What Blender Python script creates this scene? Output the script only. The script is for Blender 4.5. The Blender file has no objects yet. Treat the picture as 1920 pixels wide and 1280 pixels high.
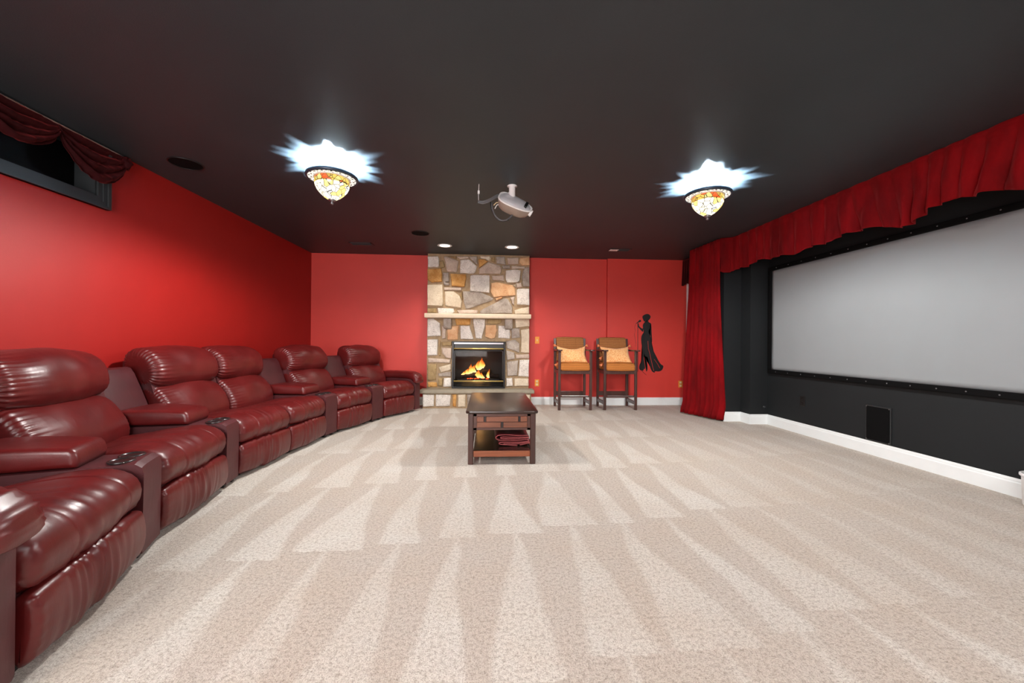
import bpy, bmesh, math, random
import numpy as np
from mathutils import Vector, Matrix, noise

random.seed(7)
S = bpy.context.scene
COL = S.collection
PI = math.pi

# ------------------------------------------------------------------ camera
H = 2.44
cd = bpy.data.cameras.new('camera'); cam = bpy.data.objects.new('camera', cd); COL.objects.link(cam)
cd.sensor_width = 36.0; cd.lens = 740.0 / 1920.0 * 36.0; cd.clip_start = 0.02
cam.matrix_world = (Matrix.Translation((0, 0, 1.03)) @ Matrix.Rotation(-0.06341, 4, 'Z')
                    @ Matrix.Rotation(PI / 2 + 0.00229, 4, 'X') @ Matrix.Rotation(0.0085, 4, 'Z'))
S.camera = cam
# ------------------------------------------------------------------ world, exposure
W = bpy.data.worlds.new('world'); S.world = W; W.use_nodes = True
W.node_tree.nodes['Background'].inputs[0].default_value = (1, 1, 1, 1)
W.node_tree.nodes['Background'].inputs[1].default_value = 0.25
S.view_settings.view_transform = 'Standard'; S.view_settings.look = 'None'
S.view_settings.exposure = 0.44; S.view_settings.gamma = 1.0; S.view_settings.use_curve_mapping = False
LAMP_W = 125.0         # ceiling lamps, watts each
LAMP_UP = 400.0          # light escaping above the lamp rim
SPOT_W = 40.0          # recessed lights above the fireplace
al = bpy.data.lights.new('fill_light', 'AREA'); al.shape = 'RECTANGLE'; al.size = 2.6; al.size_y = 1.9; al.energy = 175.0; al.color = (1, .98, .96)  # unseen soft fill added behind the camera to even out the brightness
alo = bpy.data.objects.new('fill_light', al); COL.objects.link(alo); alo.location = (-1.3, -2.0, 1.45); alo.rotation_euler = (PI / 2, 0, 0)

# ------------------------------------------------------------------ material helpers
def srgb(r, g, b):
    f = lambda c: (c / 12.92) if c <= 0.04045 else ((c + 0.055) / 1.055) ** 2.4
    return (f(r / 255), f(g / 255), f(b / 255), 1.0)

class NT:
    def __init__(s, name):
        s.m = bpy.data.materials.new(name); s.m.use_nodes = True
        s.t = s.m.node_tree; s.b = s.t.nodes['Principled BSDF']; s.out = s.t.nodes['Material Output']
    def n(s, typ, **kw):
        nd = s.t.nodes.new(typ)
        for k, v in kw.items(): setattr(nd, k, v)
        return nd
    def link(s, a, b): s.t.links.new(a, b)
    def put(s, sock, v):
        if hasattr(v, 'is_output'): s.link(v, sock)
        else: sock.default_value = v
    def math(s, op, a, b=None, c=None):
        nd = s.n('ShaderNodeMath', operation=op)
        s.put(nd.inputs[0], a)
        if b is not None: s.put(nd.inputs[1], b)
        if c is not None: s.put(nd.inputs[2], c)
        return nd.outputs[0]
    def pos(s, kind='Object'):
        return s.n('ShaderNodeTexCoord').outputs[kind]
    def mapping(s, v, scale=(1, 1, 1)):
        nd = s.n('ShaderNodeMapping'); s.link(v, nd.inputs[0]); nd.inputs['Scale'].default_value = scale
        return nd.outputs[0]
    def noise(s, v, scale, detail=2.0, rough=0.5, dist=0.0):
        nd = s.n('ShaderNodeTexNoise'); s.link(v, nd.inputs['Vector'])
        nd.inputs['Scale'].default_value = scale; nd.inputs['Detail'].default_value = detail
        nd.inputs['Roughness'].default_value = rough; nd.inputs['Distortion'].default_value = dist
        return nd.outputs[0]
    def ramp(s, v, stops, interp='LINEAR'):
        nd = s.n('ShaderNodeValToRGB'); s.link(v, nd.inputs[0]); cr = nd.color_ramp; cr.interpolation = interp
        while len(cr.elements) < len(stops): cr.elements.new(0.5)
        for e, (p, c) in zip(cr.elements, stops): e.position = p; e.color = c
        return nd.outputs[0]
    def mix(s, f, a, b, blend='MIX'):
        nd = s.n('ShaderNodeMix', data_type='RGBA', blend_type=blend)
        s.put(nd.inputs[0], f); s.put(nd.inputs[6], a); s.put(nd.inputs[7], b)
        return nd.outputs[2]
    def bump(s, h, strength=0.3, dist=0.01):
        nd = s.n('ShaderNodeBump'); s.link(h, nd.inputs['Height'])
        nd.inputs['Strength'].default_value = strength; nd.inputs['Distance'].default_value = dist
        s.link(nd.outputs[0], s.b.inputs['Normal'])
    def set(s, **kw):
        for k, v in kw.items():
            s.put(s.b.inputs[k.replace('_', ' ')], v)
        return s

def plain(name, col, rough=0.5, metal=0.0, spec=0.5, vary=0.06, scale=8.0, bump=0.0, bscale=200.0, coat=0.0):
    t = NT(name); p = t.pos()
    nz = t.noise(p, scale, 4.0, 0.6)
    lo = tuple(c * (1 - vary) for c in col[:3]) + (1,); hi = tuple(min(1, c * (1 + vary)) for c in col[:3]) + (1,)
    t.set(Base_Color=t.ramp(nz, [(0.3, lo), (0.7, hi)]), Roughness=rough, Metallic=metal, Specular_IOR_Level=spec, Coat_Weight=coat)
    if bump: t.bump(t.noise(p, bscale, 2.0), bump, 0.002)
    return t.m

MAT = {}
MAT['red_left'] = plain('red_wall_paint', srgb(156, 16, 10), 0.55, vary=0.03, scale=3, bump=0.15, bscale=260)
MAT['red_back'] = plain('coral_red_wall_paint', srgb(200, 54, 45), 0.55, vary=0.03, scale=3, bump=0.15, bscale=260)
MAT['black_paint'] = plain('black_wall_paint', srgb(26, 29, 31), 0.65, spec=0.25, vary=0.05, scale=4, bump=0.2, bscale=260)
MAT['ceiling_paint'] = plain('charcoal_ceiling_paint', srgb(48, 54, 58), 0.48, spec=0.3, vary=0.05, scale=2.0, bump=0.3, bscale=220)
MAT['white_trim'] = plain('white_trim_paint', srgb(226, 232, 233), 0.35, vary=0.02)
MAT['black_trim'] = plain('black_trim_paint', srgb(40, 43, 45), 0.4, vary=0.05)
MAT['black_metal'] = plain('black_metal', srgb(24, 24, 25), 0.35, metal=0.3)
MAT['black_plastic'] = plain('black_plastic', srgb(16, 16, 17), 0.4)
MAT['grille'] = plain('black_grille_cloth', srgb(9, 9, 10), 0.85, spec=0.1)
MAT['brass'] = plain('polished_brass', srgb(240, 210, 130), 0.25, metal=0.6)
MAT['brass_plate'] = plain('gold_plate', srgb(214, 140, 48), 0.35, metal=0.2)
MAT['ivory'] = plain('ivory_plastic', srgb(226, 205, 165), 0.4)
MAT['steel'] = plain('brushed_steel', srgb(150, 150, 155), 0.3, metal=0.9)
MAT['mortar'] = plain('tan_mortar', srgb(160, 136, 106), 0.9, vary=0.22, scale=22, bump=0.6, bscale=90)
MAT['slab'] = plain('bluestone_slab', srgb(150, 141, 124), 0.7, vary=0.12, scale=12, bump=0.3, bscale=80)
MAT['mantel'] = plain('sandstone_mantel', srgb(214, 196, 172), 0.7, vary=0.08, scale=14, bump=0.2, bscale=90)
MAT['screen'] = plain('grey_projection_fabric', srgb(136, 141, 144), 0.75, vary=0.025, scale=1.6, spec=0.2)
MAT['decal'] = plain('black_vinyl', srgb(8, 8, 9), 0.55)
MAT['white_plastic'] = plain('white_plastic', srgb(225, 226, 226), 0.4)

def leather(name, c, rough=0.34):
    t = NT(name); p = t.pos()
    big = t.noise(p, 5.0, 4.0, 0.6); fine = t.noise(p, 260.0, 2.0)
    lo = tuple(v * 0.72 for v in c[:3]) + (1,); hi = tuple(min(1, v * 1.2) for v in c[:3]) + (1,)
    t.set(Base_Color=t.ramp(big, [(0.25, lo), (0.75, hi)]), Specular_IOR_Level=0.55,
          Roughness=t.math('MULTIPLY_ADD', t.noise(p, 9.0, 3.0), 0.22, rough - 0.1))
    crease = t.noise(t.mapping(p, (22, 7, 5)), 1.0, 3.0, 0.55, 0.6)
    h = t.math('MULTIPLY_ADD', fine, 0.10, t.math('MULTIPLY', crease, 0.55))
    t.bump(h, 0.35, 0.006)
    return t.m
MAT['leather'] = leather('burgundy_leather', srgb(92, 22, 22))
MAT['vinyl'] = leather('burgundy_vinyl_panel', srgb(76, 27, 31), 0.5)

def velvet(name, c):
    t = NT(name); p = t.pos()
    nz = t.noise(t.mapping(p, (6, 6, 2)), 1.0, 4.0, 0.6)
    lo = tuple(v * 0.55 for v in c[:3]) + (1,); hi = tuple(v * 1.25 for v in c[:3]) + (1,)
    t.set(Base_Color=t.ramp(nz, [(0.3, lo), (0.7, hi)]), Roughness=0.85, Specular_IOR_Level=0.15,
          Sheen_Weight=0.25, Sheen_Roughness=0.4, Sheen_Tint=(0.9, 0.1, 0.1, 1))
    t.bump(t.noise(p, 300.0, 2.0), 0.1, 0.001)
    return t.m
MAT['velvet'] = velvet('crimson_velvet', srgb(118, 2, 8))
MAT['velvet_dark'] = velvet('dark_red_velvet', srgb(44, 2, 5))

def wood(name, c1, c2, rough=0.3, axis='Y', coat=0.3):
    t = NT(name); p = t.pos()
    sc = {'X': (2, 26, 26), 'Y': (26, 2, 26), 'Z': (26, 26, 2)}[axis]
    g = t.noise(t.mapping(p, sc), 1.0, 4.0, 0.6, 0.8)
    t.set(Base_Color=t.ramp(g, [(0.3, c1), (0.7, c2)]), Roughness=rough, Coat_Weight=coat, Coat_Roughness=0.25)
    t.bump(g, 0.08, 0.003)
    return t.m
MAT['table_top'] = wood('espresso_table_top', srgb(34, 22, 18), srgb(50, 33, 26), 0.32, 'Y', 0.12)
MAT['table_leg'] = wood('dark_mahogany', srgb(52, 30, 26), srgb(76, 44, 36), 0.35, 'Z')
MAT['table_rail'] = wood('mahogany_rail', srgb(62, 34, 28), srgb(86, 50, 38), 0.35, 'X')
MAT['table_block'] = wood('walnut_block', srgb(88, 46, 28), srgb(138, 80, 50), 0.4, 'X')
MAT['table_edge'] = wood('reddish_shelf_edge', srgb(120, 62, 34), srgb(150, 82, 46), 0.4, 'X')
MAT['shelf_dark'] = wood('black_shelf_top', srgb(30, 24, 18), srgb(44, 34, 26), 0.25)
MAT['stool_wood'] = wood('stool_walnut', srgb(52, 30, 26), srgb(78, 46, 38), 0.35, 'Z')

def carpet():
    t = NT('beige_carpet'); geo = t.n('ShaderNodeNewGeometry')
    pos = geo.outputs['Position']
    sx = t.n('ShaderNodeSeparateXYZ'); t.link(pos, sx.inputs[0]); X, Y = sx.outputs[0], sx.outputs[1]
    wob = t.math('MULTIPLY', t.math('SUBTRACT', t.noise(pos, 1.1, 1.5), 0.5), 0.22)
    Xw = t.math('ADD', X, wob)
    strip = t.math('FLOOR', t.math('DIVIDE', Xw, 0.31))
    jit = t.n('ShaderNodeTexWhiteNoise', noise_dimensions='1D'); t.link(strip, jit.inputs['W'])
    yq = t.math('SUBTRACT', Y, t.math('MULTIPLY', strip, 0.056))
    yq = t.math('ADD', yq, t.math('MULTIPLY', t.math('SUBTRACT', t.noise(pos, 22.0, 2.0), 0.5), 0.04))
    yq = t.math('ADD', yq, t.math('MULTIPLY', jit.outputs['Value'], 0.06))
    rowf = t.math('DIVIDE', t.math('SUBTRACT', yq, 2.16), 0.93)
    row = t.math('FLOOR', rowf); tt = t.math('FRACT', rowf)
    fx = t.math('FRACT', t.math('ADD', t.math('DIVIDE', Xw, 0.31), t.math('MULTIPLY', row, 0.0)))
    jit2 = t.n('ShaderNodeTexWhiteNoise', noise_dimensions='2D'); cmb = t.n('ShaderNodeCombineXYZ')
    t.link(strip, cmb.inputs[0]); t.link(row, cmb.inputs[1]); t.link(cmb.outputs[0], jit2.inputs['Vector'])
    wid = t.math('MULTIPLY', t.math('MULTIPLY_ADD', t.math('SUBTRACT', 1.0, tt), 0.72, 0.06), t.math('MULTIPLY_ADD', jit2.outputs['Value'], 0.75, 0.55))
    #: centred on the strip, wide near, pointed far
    d = t.math('SUBTRACT', t.math('MULTIPLY', wid, 0.5), t.math('ABSOLUTE', t.math('SUBTRACT', fx, 0.5)))
    m = t.n('ShaderNodeMapRange', interpolation_type='SMOOTHSTEP'); t.link(d, m.inputs[0])
    m.inputs[1].default_value = -0.06; m.inputs[2].default_value = 0.06
    fade = t.n('ShaderNodeMapRange', interpolation_type='SMOOTHSTEP'); t.link(X, fade.inputs[0])
    for q, v_ in ((1, .8), (2, 2.4), (3, 1.0), (4, .45)): fade.inputs[q].default_value = v_
    vis = t.math('MULTIPLY', m.outputs[0], t.math('MULTIPLY', t.math('MULTIPLY_ADD', t.noise(pos, 1.2, 2.0), 1.5, -0.02), fade.outputs[0]))
    nap = t.mix(vis, srgb(222, 214, 205), srgb(245, 243, 237))
    blot = t.noise(pos, 2.2, 4.0, 0.6)
    nap = t.mix(t.ramp(blot, [(0.35, (0, 0, 0, 1)), (0.75, (0.35, 0.35, 0.35, 1))]), nap, srgb(218, 196, 172))
    sp = t.noise(pos, 210.0, 3.0, 0.75)
    spk = t.ramp(sp, [(0.30, srgb(150, 138, 130)), (0.46, srgb(236, 232, 228)), (0.70, (1, 1, 1, 1))])
    sp2 = t.noise(pos, 70.0, 3.0, 0.7)
    spk2 = t.ramp(sp2, [(0.30, srgb(205, 199, 194)), (0.55, (1, 1, 1, 1))])
    c = t.mix(1.0, t.mix(1.0, nap, spk, 'MULTIPLY'), spk2, 'MULTIPLY')
    t.set(Base_Color=c, Roughness=0.95, Specular_IOR_Level=0.1, Sheen_Weight=0.15)
    t.bump(t.math('ADD', sp, t.math('MULTIPLY', sp2, 0.8)), 0.7, 0.012)
    return t.m
MAT['carpet'] = carpet()

def stone(name, c1, c2, spots, amt):
    t = NT(name); p = t.pos('Object')
    big = t.noise(p, 9.0, 5.0, 0.65, 0.4)
    c = t.ramp(big, [(0.3, c1), (0.68, c2)])
    f = t.noise(p, 75.0, 3.0, 0.7)
    c = t.mix(t.ramp(f, [(0.56, (0, 0, 0, 1)), (0.66, (amt, amt, amt, 1))]), c, spots)
    t.set(Base_Color=c, Roughness=0.85, Specular_IOR_Level=0.25)
    t.bump(t.noise(p, 32.0, 5.0, 0.7), 0.7, 0.012)
    return t.m
STONE = {
    'W': stone('white_granite', srgb(202, 193, 184), srgb(236, 229, 221), srgb(92, 82, 76), 0.8),
    'C': stone('cream_stone', srgb(196, 178, 154), srgb(226, 212, 190), srgb(150, 120, 84), 0.5),
    'G': stone('grey_fieldstone', srgb(142, 130, 120), srgb(186, 174, 163), srgb(76, 68, 64), 0.6),
    'P': stone('pink_beige_stone', srgb(176, 156, 142), srgb(208, 190, 174), srgb(128, 104, 90), 0.5),
    'T': stone('golden_stone', srgb(176, 118, 54), srgb(214, 168, 106), srgb(116, 74, 34), 0.6),
    'O': stone('orange_pink_stone', srgb(196, 142, 98), srgb(228, 190, 150), srgb(150, 96, 58), 0.5),
    'B': stone('olive_brown_stone', srgb(140, 116, 82), srgb(180, 154, 112), srgb(96, 78, 54), 0.5),
}

def woven(name, c1, c2, c3):
    t = NT(name); p = t.pos()
    w = t.n('ShaderNodeTexWave', wave_type='BANDS', bands_direction='Z'); t.link(p, w.inputs[0])
    w.inputs['Scale'].default_value = 17; w.inputs['Distortion'].default_value = 1.6; w.inputs['Detail'].default_value = 2
    w2 = t.n('ShaderNodeTexWave', wave_type='BANDS', bands_direction='X'); t.link(p, w2.inputs[0])
    w2.inputs['Scale'].default_value = 19; w2.inputs['Distortion'].default_value = 2
    c = t.mix(w.outputs['Fac'], c1, c2)
    c = t.mix(t.math('MULTIPLY', w2.outputs['Fac'], 0.4), c, c3)
    t.set(Base_Color=c, Roughness=0.9, Specular_IOR_Level=0.1)
    t.bump(t.math('ADD', w.outputs['Fac'], w2.outputs['Fac']), 0.3, 0.003)
    return t.m
MAT['woven'] = woven('woven_brown_fabric', srgb(96, 44, 26), srgb(206, 146, 88), srgb(70, 34, 22))
MAT['woven_seat'] = woven('striped_orange_fabric', srgb(120, 78, 40), srgb(230, 150, 78), srgb(150, 74, 34))
def pillow_fabric():
    t = NT('orange_pillow_fabric'); p = t.pos()
    f = t.noise(p, 60.0, 3.0, 0.6)
    t.set(Base_Color=t.ramp(f, [(0.32, srgb(226, 138, 62)), (0.58, srgb(250, 200, 140))]), Roughness=0.8, Sheen_Weight=0.3)
    t.bump(f, 0.3, 0.003)
    return t.m
MAT['pillow'] = pillow_fabric()
MAT['tassel'] = plain('salmon_tassel', srgb(222, 130, 84), 0.8, vary=0.15, scale=60)

def throw():
    t = NT('dark_red_throw'); p = t.pos()
    t.set(Base_Color=t.ramp(t.noise(p, 12, 4), [(0.3, srgb(58, 20, 24)), (0.7, srgb(92, 32, 36))]), Roughness=0.4, Specular_IOR_Level=0.4)
    return t.m
MAT['throw'] = throw()
MAT['throw_edge'] = plain('rose_throw_edge', srgb(168, 84, 84), 0.6, vary=0.2, scale=30)

def emis(name, col, strength, keep=None):
    t = NT(name)
    t.set(Base_Color=col, Emission_Color=col, Emission_Strength=strength, Roughness=0.4)
    return t.m
MAT['led'] = emis('lit_recessed_lens', (1, 0.95, 0.88, 1), 6.0)

def stained():
    t = NT('lit_stained_glass'); p = t.pos()
    v = t.n('ShaderNodeTexVoronoi'); t.link(p, v.inputs['Vector']); v.inputs['Scale'].default_value = 26
    ve = t.n('ShaderNodeTexVoronoi', feature='DISTANCE_TO_EDGE'); t.link(p, ve.inputs['Vector']); ve.inputs['Scale'].default_value = 26
    sp = t.n('ShaderNodeSeparateXYZ'); t.link(p, sp.inputs[0])
    rnd = t.n('ShaderNodeSeparateColor'); t.link(v.outputs['Color'], rnd.inputs[0])
    body = t.ramp(rnd.outputs[0], [(0.0, (1.0, 0.93, 0.72, 1)), (0.45, (1.0, 0.98, 0.9, 1)), (0.7, (1.0, 0.72, 0.22, 1)), (0.9, (1, 0.9, 0.6, 1))], 'CONSTANT')
    band = t.ramp(rnd.outputs[1], [(0.0, (1.0, 0.62, 0.12, 1)), (0.3, (0.85, 0.14, 0.03, 1)), (0.5, (0.9, 0.75, 0.25, 1)), (0.75, (0.65, 0.4, 0.08, 1))], 'CONSTANT')
    isb = t.math('GREATER_THAN', sp.outputs[2], -0.165)
    c = t.mix(isb, body, band)
    lead = t.math('GREATER_THAN', ve.outputs['Distance'], 0.035)
    c2 = t.mix(lead, (0.02, 0.015, 0.01, 1), c)
    em = t.n('ShaderNodeEmission'); t.link(c2, em.inputs[0])
    t.link(t.math('MULTIPLY_ADD', isb, -0.35, 1.25), em.inputs[1])
    gl = t.n('ShaderNodeBsdfGlossy'); gl.inputs[0].default_value = (0.05, 0.05, 0.05, 1); gl.inputs[1].default_value = 0.2
    ad = t.n('ShaderNodeAddShader'); t.link(em.outputs[0], ad.inputs[0]); t.link(gl.outputs[0], ad.inputs[1]); t.link(ad.outputs[0], t.out.inputs[0])
    return t.m
MAT['stained'] = stained()

def flame():
    t = NT('gas_flame'); p = t.pos('Generated')
    sp = t.n('ShaderNodeSeparateXYZ'); t.link(p, sp.inputs[0])
    h = t.math('ADD', sp.outputs[2], t.math('MULTIPLY', t.math('SUBTRACT', t.noise(t.mapping(p, (5, 1, 2.5)), 1.0, 3.0), 0.5), 0.5))
    c = t.ramp(h, [(0.0, (1.0, 0.62, 0.22, 1)), (0.35, (1.0, 0.45, 0.08, 1)), (0.7, (0.95, 0.17, 0.02, 1)), (1.0, (0.5, 0.03, 0.0, 1))])
    s = t.ramp(h, [(0.0, (1, 1, 1, 1)), (0.5, (0.5, 0.5, 0.5, 1)), (1.0, (0.12, 0.12, 0.12, 1))])
    em = t.n('ShaderNodeEmission'); t.link(c, em.inputs[0]); t.link(t.math('MULTIPLY', s, 2.8), em.inputs[1])
    tr = t.n('ShaderNodeBsdfTransparent')
    mx = t.n('ShaderNodeMixShader'); t.link(t.ramp(h, [(0.45, (1, 1, 1, 1)), (1.05, (0.15, 0.15, 0.15, 1))]), mx.inputs[0])
    t.link(tr.outputs[0], mx.inputs[1]); t.link(em.outputs[0], mx.inputs[2]); t.link(mx.outputs[0], t.out.inputs[0])
    return t.m
MAT['flame'] = flame()
def glass_pane(name, refl):
    t = NT(name)
    tr = t.n('ShaderNodeBsdfTransparent'); tr.inputs[0].default_value = (0.86, 0.86, 0.86, 1)
    gl = t.n('ShaderNodeBsdfGlossy'); gl.inputs[1].default_value = 0.04
    mx = t.n('ShaderNodeMixShader'); mx.inputs[0].default_value = refl
    t.link(tr.outputs[0], mx.inputs[1]); t.link(gl.outputs[0], mx.inputs[2]); t.link(mx.outputs[0], t.out.inputs[0])
    return t.m
MAT['fire_glass'] = glass_pane('firebox_glass', 0.006)
MAT['firebox'] = plain('sooty_firebox', srgb(40, 37, 38), 0.7, vary=0.2, scale=10)
MAT['log'] = plain('charred_log', srgb(46, 34, 28), 0.9, vary=0.5, scale=30, bump=0.8, bscale=60)
MAT['ember'] = emis('ember_glow', (1.0, 0.12, 0.02, 1), 0.35)
MAT['dark_glass'] = plain('black_window_glass', srgb(3, 3, 4), 0.6, spec=0.1)
MAT['silver'] = plain('silver_plastic', srgb(196, 197, 202), 0.3, metal=0.15)
MAT['taupe'] = plain('taupe_shell', srgb(150, 134, 122), 0.35, metal=0.15)
MAT['filigree'] = plain('white_filigree', srgb(226, 222, 214), 0.35, metal=0.1)
MAT['filigree_glow'] = emis('white_filigree_emissive', (1.0, .96, .88, 1), 0.62)  # white filigree whose lamplit glow is painted in as emission
MAT['rim_blue'] = plain('dark_rim_metal', srgb(58, 70, 84), 0.35, metal=0.4)
MAT['cup_ring'] = plain('glossy_dark_ring', srgb(92, 90, 90), 0.22, metal=0.85)
MAT['cable'] = plain('grey_cable', srgb(84, 84, 86), 0.4)
MAT['dark_cavity'] = plain('dark_filigree_gap', srgb(22, 18, 16), 0.8, spec=0.1)

# ------------------------------------------------------------------ object helpers
def link(name, me, mat, parent=None, smooth=False, loc=None):
    o = bpy.data.objects.new(name, me); COL.objects.link(o)
    if mat is not None and len(me.materials) == 0: me.materials.append(mat)
    if parent is not None: o.parent = parent
    if loc is not None: o.location = loc
    if smooth:
        for p in me.polygons: p.use_smooth = True
    return o

def mesh(name, verts, faces):
    me = bpy.data.meshes.new(name); me.from_pydata([tuple(v) for v in verts], [], [tuple(f) for f in faces]); me.update()
    bm = bmesh.new(); bm.from_mesh(me); bmesh.ops.recalc_face_normals(bm, faces=bm.faces); bm.to_mesh(me); bm.free()
    return me

class MB:
    """collects simple shapes into one mesh"""
    def __init__(s): s.bm = bmesh.new()
    def box(s, a, b, bevel=0.0, seg=2, rot=None, piv=None):
        a, b = Vector(a), Vector(b)
        r = bmesh.ops.create_cube(s.bm, size=1.0)
        vs = r['verts']
        for v in vs: v.co = Vector(((a.x + b.x) / 2 + v.co.x * (b.x - a.x), (a.y + b.y) / 2 + v.co.y * (b.y - a.y), (a.z + b.z) / 2 + v.co.z * (b.z - a.z)))
        if rot is not None:
            c = piv if piv is not None else (a + b) / 2
            bmesh.ops.rotate(s.bm, verts=vs, cent=c, matrix=rot)
        if bevel > 0:
            es = list({e for v in vs for e in v.link_edges})
            bmesh.ops.bevel(s.bm, geom=es, offset=bevel, segments=seg, profile=0.5, affect='EDGES')
        return s
    def prism(s, pts, h0, h1, axis='Z', bevel=0.0):
        """polygon pts extruded between h0 and h1 along axis"""
        f = {'Z': lambda p, h: (p[0], p[1], h), 'X': lambda p, h: (h, p[0], p[1]), 'Y': lambda p, h: (p[0], h, p[1])}[axis]
        v0 = [s.bm.verts.new(f(p, h0)) for p in pts]; v1 = [s.bm.verts.new(f(p, h1)) for p in pts]
        n = len(pts); fs = [s.bm.faces.new(v0), s.bm.faces.new(v1)]
        for i in range(n): fs.append(s.bm.faces.new((v0[i], v0[(i + 1) % n], v1[(i + 1) % n], v1[i])))
        if bevel > 0:
            es = list({e for fc in fs for e in fc.edges})
            bmesh.ops.bevel(s.bm, geom=es, offset=bevel, segments=2, profile=0.5, affect='EDGES')
        return s
    def tube(s, pts, r, seg=8, cap=True):
        pts = [Vector(p) for p in pts]; rings = []
        rr = r if isinstance(r, (list, tuple)) else [r] * len(pts)
        up = Vector((0, 0, 1))
        for i, p in enumerate(pts):
            t = (pts[min(i + 1, len(pts) - 1)] - pts[max(i - 1, 0)]).normalized()
            a = t.cross(up)
            if a.length < 1e-3: a = t.cross(Vector((1, 0, 0)))
            a.normalize(); b = t.cross(a)
            rings.append([s.bm.verts.new(p + (a * math.cos(k * 2 * PI / seg) + b * math.sin(k * 2 * PI / seg)) * rr[i]) for k in range(seg)])
        for i in range(len(rings) - 1):
            for k in range(seg): s.bm.faces.new((rings[i][k], rings[i][(k + 1) % seg], rings[i + 1][(k + 1) % seg], rings[i + 1][k]))
        if cap: s.bm.faces.new(rings[0]); s.bm.faces.new(rings[-1])
        return s
    def lathe(s, prof, c=(0, 0, 0), seg=32, closed=False):
        rings = []
        for (r, z) in prof:
            if r < 1e-5: rings.append([s.bm.verts.new((c[0], c[1], c[2] + z))])
            else: rings.append([s.bm.verts.new((c[0] + r * math.cos(2 * PI * k / seg), c[1] + r * math.sin(2 * PI * k / seg), c[2] + z)) for k in range(seg)])
        pairs = list(zip(rings[:-1], rings[1:])) + ([(rings[-1], rings[0])] if closed else [])
        for a, b in pairs:
            for k in range(seg):
                k2 = (k + 1) % seg
                if len(a) == 1 and len(b) == 1: continue
                if len(a) == 1: s.bm.faces.new((a[0], b[k], b[k2]))
                elif len(b) == 1: s.bm.faces.new((a[k], a[k2], b[0]))
                else: s.bm.faces.new((a[k], a[k2], b[k2], b[k]))
        return s
    def sphere(s, c, r, seg=12, scale=(1, 1, 1)):
        m = Matrix.Translation(c) @ Matrix.Diagonal((*scale, 1))
        bmesh.ops.create_uvsphere(s.bm, u_segments=seg, v_segments=max(6, seg // 2), radius=r, matrix=m)
        return s
    def build(s, name, mat, parent=None, smooth=False, loc=None):
        bmesh.ops.recalc_face_normals(s.bm, faces=s.bm.faces)
        me = bpy.data.meshes.new(name); s.bm.to_mesh(me); s.bm.free()
        return link(name, me, mat, parent, smooth, loc)

def tag(o, label, cat, group=None, kind=None):
    o['label'] = label; o['category'] = cat
    if group: o['group'] = group
    if kind: o['kind'] = kind
    return o
def thing(name, label, cat, loc=(0, 0, 0), rz=0.0, group=None):
    o = bpy.data.objects.new(name, None); COL.objects.link(o); o.empty_display_size = 0.1
    o.location = loc; o.rotation_euler = (0, 0, rz)
    return tag(o, label, cat, group)
def struct(o):
    o['kind'] = 'structure'; return o
def autosmooth(o, ang=40):
    for p in o.data.polygons: p.use_smooth = True
    try: o.data.set_sharp_from_angle(angle=math.radians(ang))
    except Exception: pass
    return o
def copy_tree(o, parent=None):
    c = o.copy(); COL.objects.link(c)
    if parent is not None: c.parent = parent
    for ch in list(o.children): copy_tree(ch, c)
    return c

# ------------------------------------------------------------------ room shell
XL, XR, YB, YF = -2.825, 3.637, 6.53, -2.2
FX0, FX1, FZ0, FZ1 = -0.55, 0.295, 0.31, 1.035      # firebox opening
struct(MB().box((XL - .1, YF - .1, -.1), (XR + .1, YB + .1, 0)).build('floor', MAT['carpet']))
struct(MB().box((XL - .1, YF - .1, H), (XR + .1, YB + .1, H + .1)).build('ceiling', MAT['ceiling_paint']))
# left wall with the high window opening
WY0, WY1, WZ0 = 1.62, 3.035, 2.06
m = MB()
m.box((XL - .1, YF - .1, 0), (XL, WY0, H)); m.box((XL - .1, WY1, 0), (XL, YB + .1, H)); m.box((XL - .1, WY0, 0), (XL, WY1, WZ0))
m.box((XL - .1, WY0, 2.41), (XL, WY1, H))
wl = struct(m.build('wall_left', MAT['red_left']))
# back wall with firebox opening
m = MB()
m.box((XL, YB, 0), (FX0, YB + .1, H)); m.box((FX1, YB, 0), (2.0, YB + .1, H))
m.box((FX0, YB, 0), (FX1, YB + .1, FZ0)); m.box((FX0, YB, FZ1), (FX1, YB + .1, H))
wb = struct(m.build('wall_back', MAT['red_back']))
m = MB(); m.box((2.0, 6.465, 0), (3.48, YB + .1, H)); struct(m.build('wall_back_pilaster', MAT['red_back']))
# right wall, stage return and door wall
struct(MB().box((XR, YF, 0), (XR + .1, 4.9, H)).build('wall_right', MAT['black_paint']))
m = MB()
m.prism([(3.16, 5.09), (3.40, 5.09), (3.40, 4.90), (XR + .1, 4.90), (XR + .1, 5.72), (3.16, 5.72)], 0, H)
struct(m.build('wall_stage', MAT['black_paint']))
m = MB(); m.box((3.38, 5.72, 2.03), (3.48, 6.465, H)); m.box((3.38, 5.72, 0), (3.48, 5.78, 2.03))
struct(m.build('wall_door_side', MAT['red_back']))
struct(MB().box((XL - .1, YF - .1, 0), (XR + .1, YF, H)).build('wall_front', MAT['red_back']))
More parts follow.
